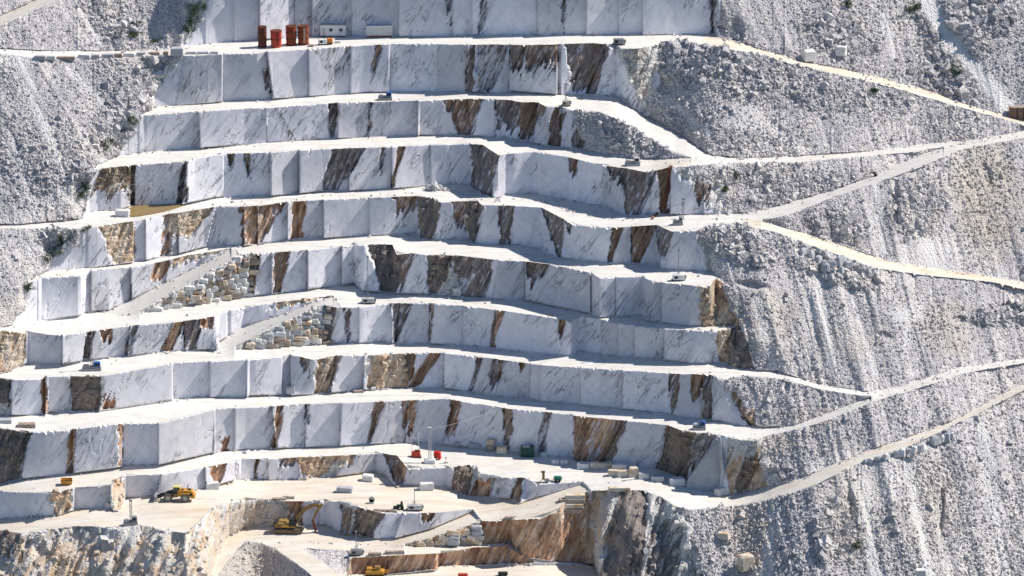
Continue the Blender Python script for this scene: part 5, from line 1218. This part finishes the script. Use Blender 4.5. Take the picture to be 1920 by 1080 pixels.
# --- timber faced hopper at the right edge
t = thing('stone_hopper', 1912, 222, 'brown boarded hopper cut off by the right edge beside the road', 'hopper')
k = MB()
for i in range(5): k.box((0, -1.1, .35+i*.56), (5.2, .22, .5))
k.build('board_wall', BRN, t)
MB().box((-2.5, -.2, 1.5), (.35, 2.4, 3.0)).box((2.5, -.2, 1.5), (.35, 2.4, 3.0)).build('side_wall', BRN, t); MB().box((0, -.2, 3.02), (5.0, 2.2, .12)).build('roof', MBR, t)
for x in (-2.45, -.8, .8, 2.45): MB().box((x, -1.27, 1.5), (.2, .12, 3.0)).build('post', DARK, t)
# --- rusty spill running down from the fourth lip onto the floor
spill = MB()
ptsS = [(1258, 312), (1254, 340), (1250, 362), (1247, 378), (1240, 392), (1230, 402), (1222, 411)]
P3 = [terrain(x, y)[0]+Vector((0, -.35, .1)) for x, y in ptsS]
for i in range(len(P3)-1): spill.cyl(P3[i], P3[i+1], .42-.03*i, .40-.03*i, n=7)
tag(spill.rough(.07, 3).build('rusty_chute', mr('rust_brown_pipe', (.17, .07, .045), .9, spots=((.4, .2, .12), .55))), 'bent rusty chute running down the face onto the white floor', 'chute')
# --- cables
def cable(p, q, label, sag=.6):
    a, b = terrain(*p)[0]+Vector((0, -.3, p[2] if len(p) > 2 else .3)), terrain(*q)[0]+Vector((0, -.3, q[2] if len(q) > 2 else .3))
    pts = [a.lerp(b, i/8)-Vector((0, 0, sag*4*(i/8)*(1-i/8))) for i in range(9)]
    tag(MB().path([tuple(v) for v in pts], .03, 4).build('cable', WHT), label, 'cable')
_t = terrain
def terrain(px, py, *a): return _t(px, py)
cable((232, 348), (332, 333), 'thin pale saw wire across the dark left face')
cable((806, 866, 7.8), (1000, 745), 'thin pale wire rising right from the grey mast head', .5)
cable((560, 30), (672, 4), 'thin pale wire sagging across the top wall', 1.2)
# --- shrubs
def shrub(px, py, w_, h, seed, label, m=LEAF, group=None):
    w_, h = w_*1.35, h*1.25
    r = random.Random(seed)
    t = thing('shrub', px, py, label, 'shrub', group=group)
    st = MB()
    for i in range(5): st.cyl((0, 0, -.2), (r.uniform(-.3, .3)*w_, r.uniform(-.2, .2)*w_, h*r.uniform(.5, .8)), .06, .02, n=5)
    st.build('stem', BARK, t)
    k = MB()
    cl = [(r.gauss(0, .28)*w_, r.gauss(0, .22)*w_, h*r.uniform(.15, .95)) for _ in range(9)]
    for i in range(int(150+60*w_)):
        c_ = r.choice(cl); s = r.uniform(.10, .22)
        p = Vector(c_)+Vector((r.gauss(0, .13)*w_, r.gauss(0, .13)*w_, r.gauss(0, .12)*h))
        a, b = Vector((r.gauss(0, 1), r.gauss(0, 1), r.gauss(0, 1))).normalized(), Vector((r.gauss(0, 1), r.gauss(0, 1), r.gauss(0, 1))).normalized()
        k.add([p-a*s, p+b*s*.7, p+a*s, p-b*s*.7], [(0, 1, 2, 3)])
    k.build('foliage', m, t)
SH = [(366,22,2.6,2.6,'green shrub highest on the upper left gully by the wall',LEAF),(369,36,3.0,2.8,'bright green shrub in the middle of the upper left gully',LEAF),(360,50,2.4,2.4,'shrub low in the upper left gully',LEAF),(353,62,1.8,1.6,'smallest shrub at the bottom of the upper left gully',LEAF2),
      (224,73,2.0,1.8,'dark green shrub above the left road row',LEAF2),(250,70,2.0,1.3,'dull green shrub right of the one above the road row',LEAF),(252,50,1.2,1.0,'tiny shrub high on the upper left scree',LEAF),(287,80,2.2,1.0,'grey green low shrub near the upper left road',LEAF),
      (247,233,2.0,1.8,'shrub beside the left end of the second terrace',LEAF),(238,244,1.8,1.4,'lower shrub beside the left end of the second terrace',LEAF2),(198,282,2.4,2.0,'shrub above the left tip of the third terrace',LEAF),(208,268,1.6,1.6,'small dark shrub above the third terrace tip',LEAF2),
      (155,357,2.4,1.8,'round dark green shrub left of the brown rock',LEAF2),(150,370,2.0,1.4,'lower shrub left of the brown rock',LEAF),(158,434,2.0,1.2,'shrub just below the left track',LEAF),(128,450,2.2,1.6,'shrub upper in the dark gully left of the sawn face',LEAF2),(118,460,2.4,1.8,'bushy shrub in the dark gully left of the sawn face',LEAF),
      (103,477,2.4,1.8,'shrub in the middle of the dark left gully',LEAF2),(90,493,2.6,2.0,'lowest shrub in the dark left gully',LEAF2),(52,545,2.0,1.4,'dark shrub by the fifth terrace left edge',LEAF2),
      (1592,15,2.4,1.6,'dark green shrub high on the upper right scree',LEAF2),(1716,14,2.6,1.2,'olive shrub left of the pale chute on the upper right scree',LEAF),(1706,24,2.0,1.2,'lower olive shrub on the upper right scree',LEAF),(1785,134,2.6,1.2,'dark shrub beside the pale chute lower right',LEAF),(1800,140,2.0,1.0,'small dark shrub right of the pale chute',LEAF2),
      (1638,174,1.8,1.0,'small shrub just under the upper right road',LEAF2),(1640,330,1.0,.8,'tiny dark shrub under the rising grey road',LEAF2),(1605,1028,2.0,1.4,'green shrub low on the bottom right scree',LEAF),(1380,335,1.6,1.2,'small shrub at the right end of the fourth face',LEAF),(1360,360,1.4,1.0,'tiny shrub by the broken fourth face end',LEAF)]
for i, (x, y, w_, h, lb, m_) in enumerate(SH): shrub(x, y, w_, h, i+5, lb, m_)
print('stacked', n1, n2, n3)
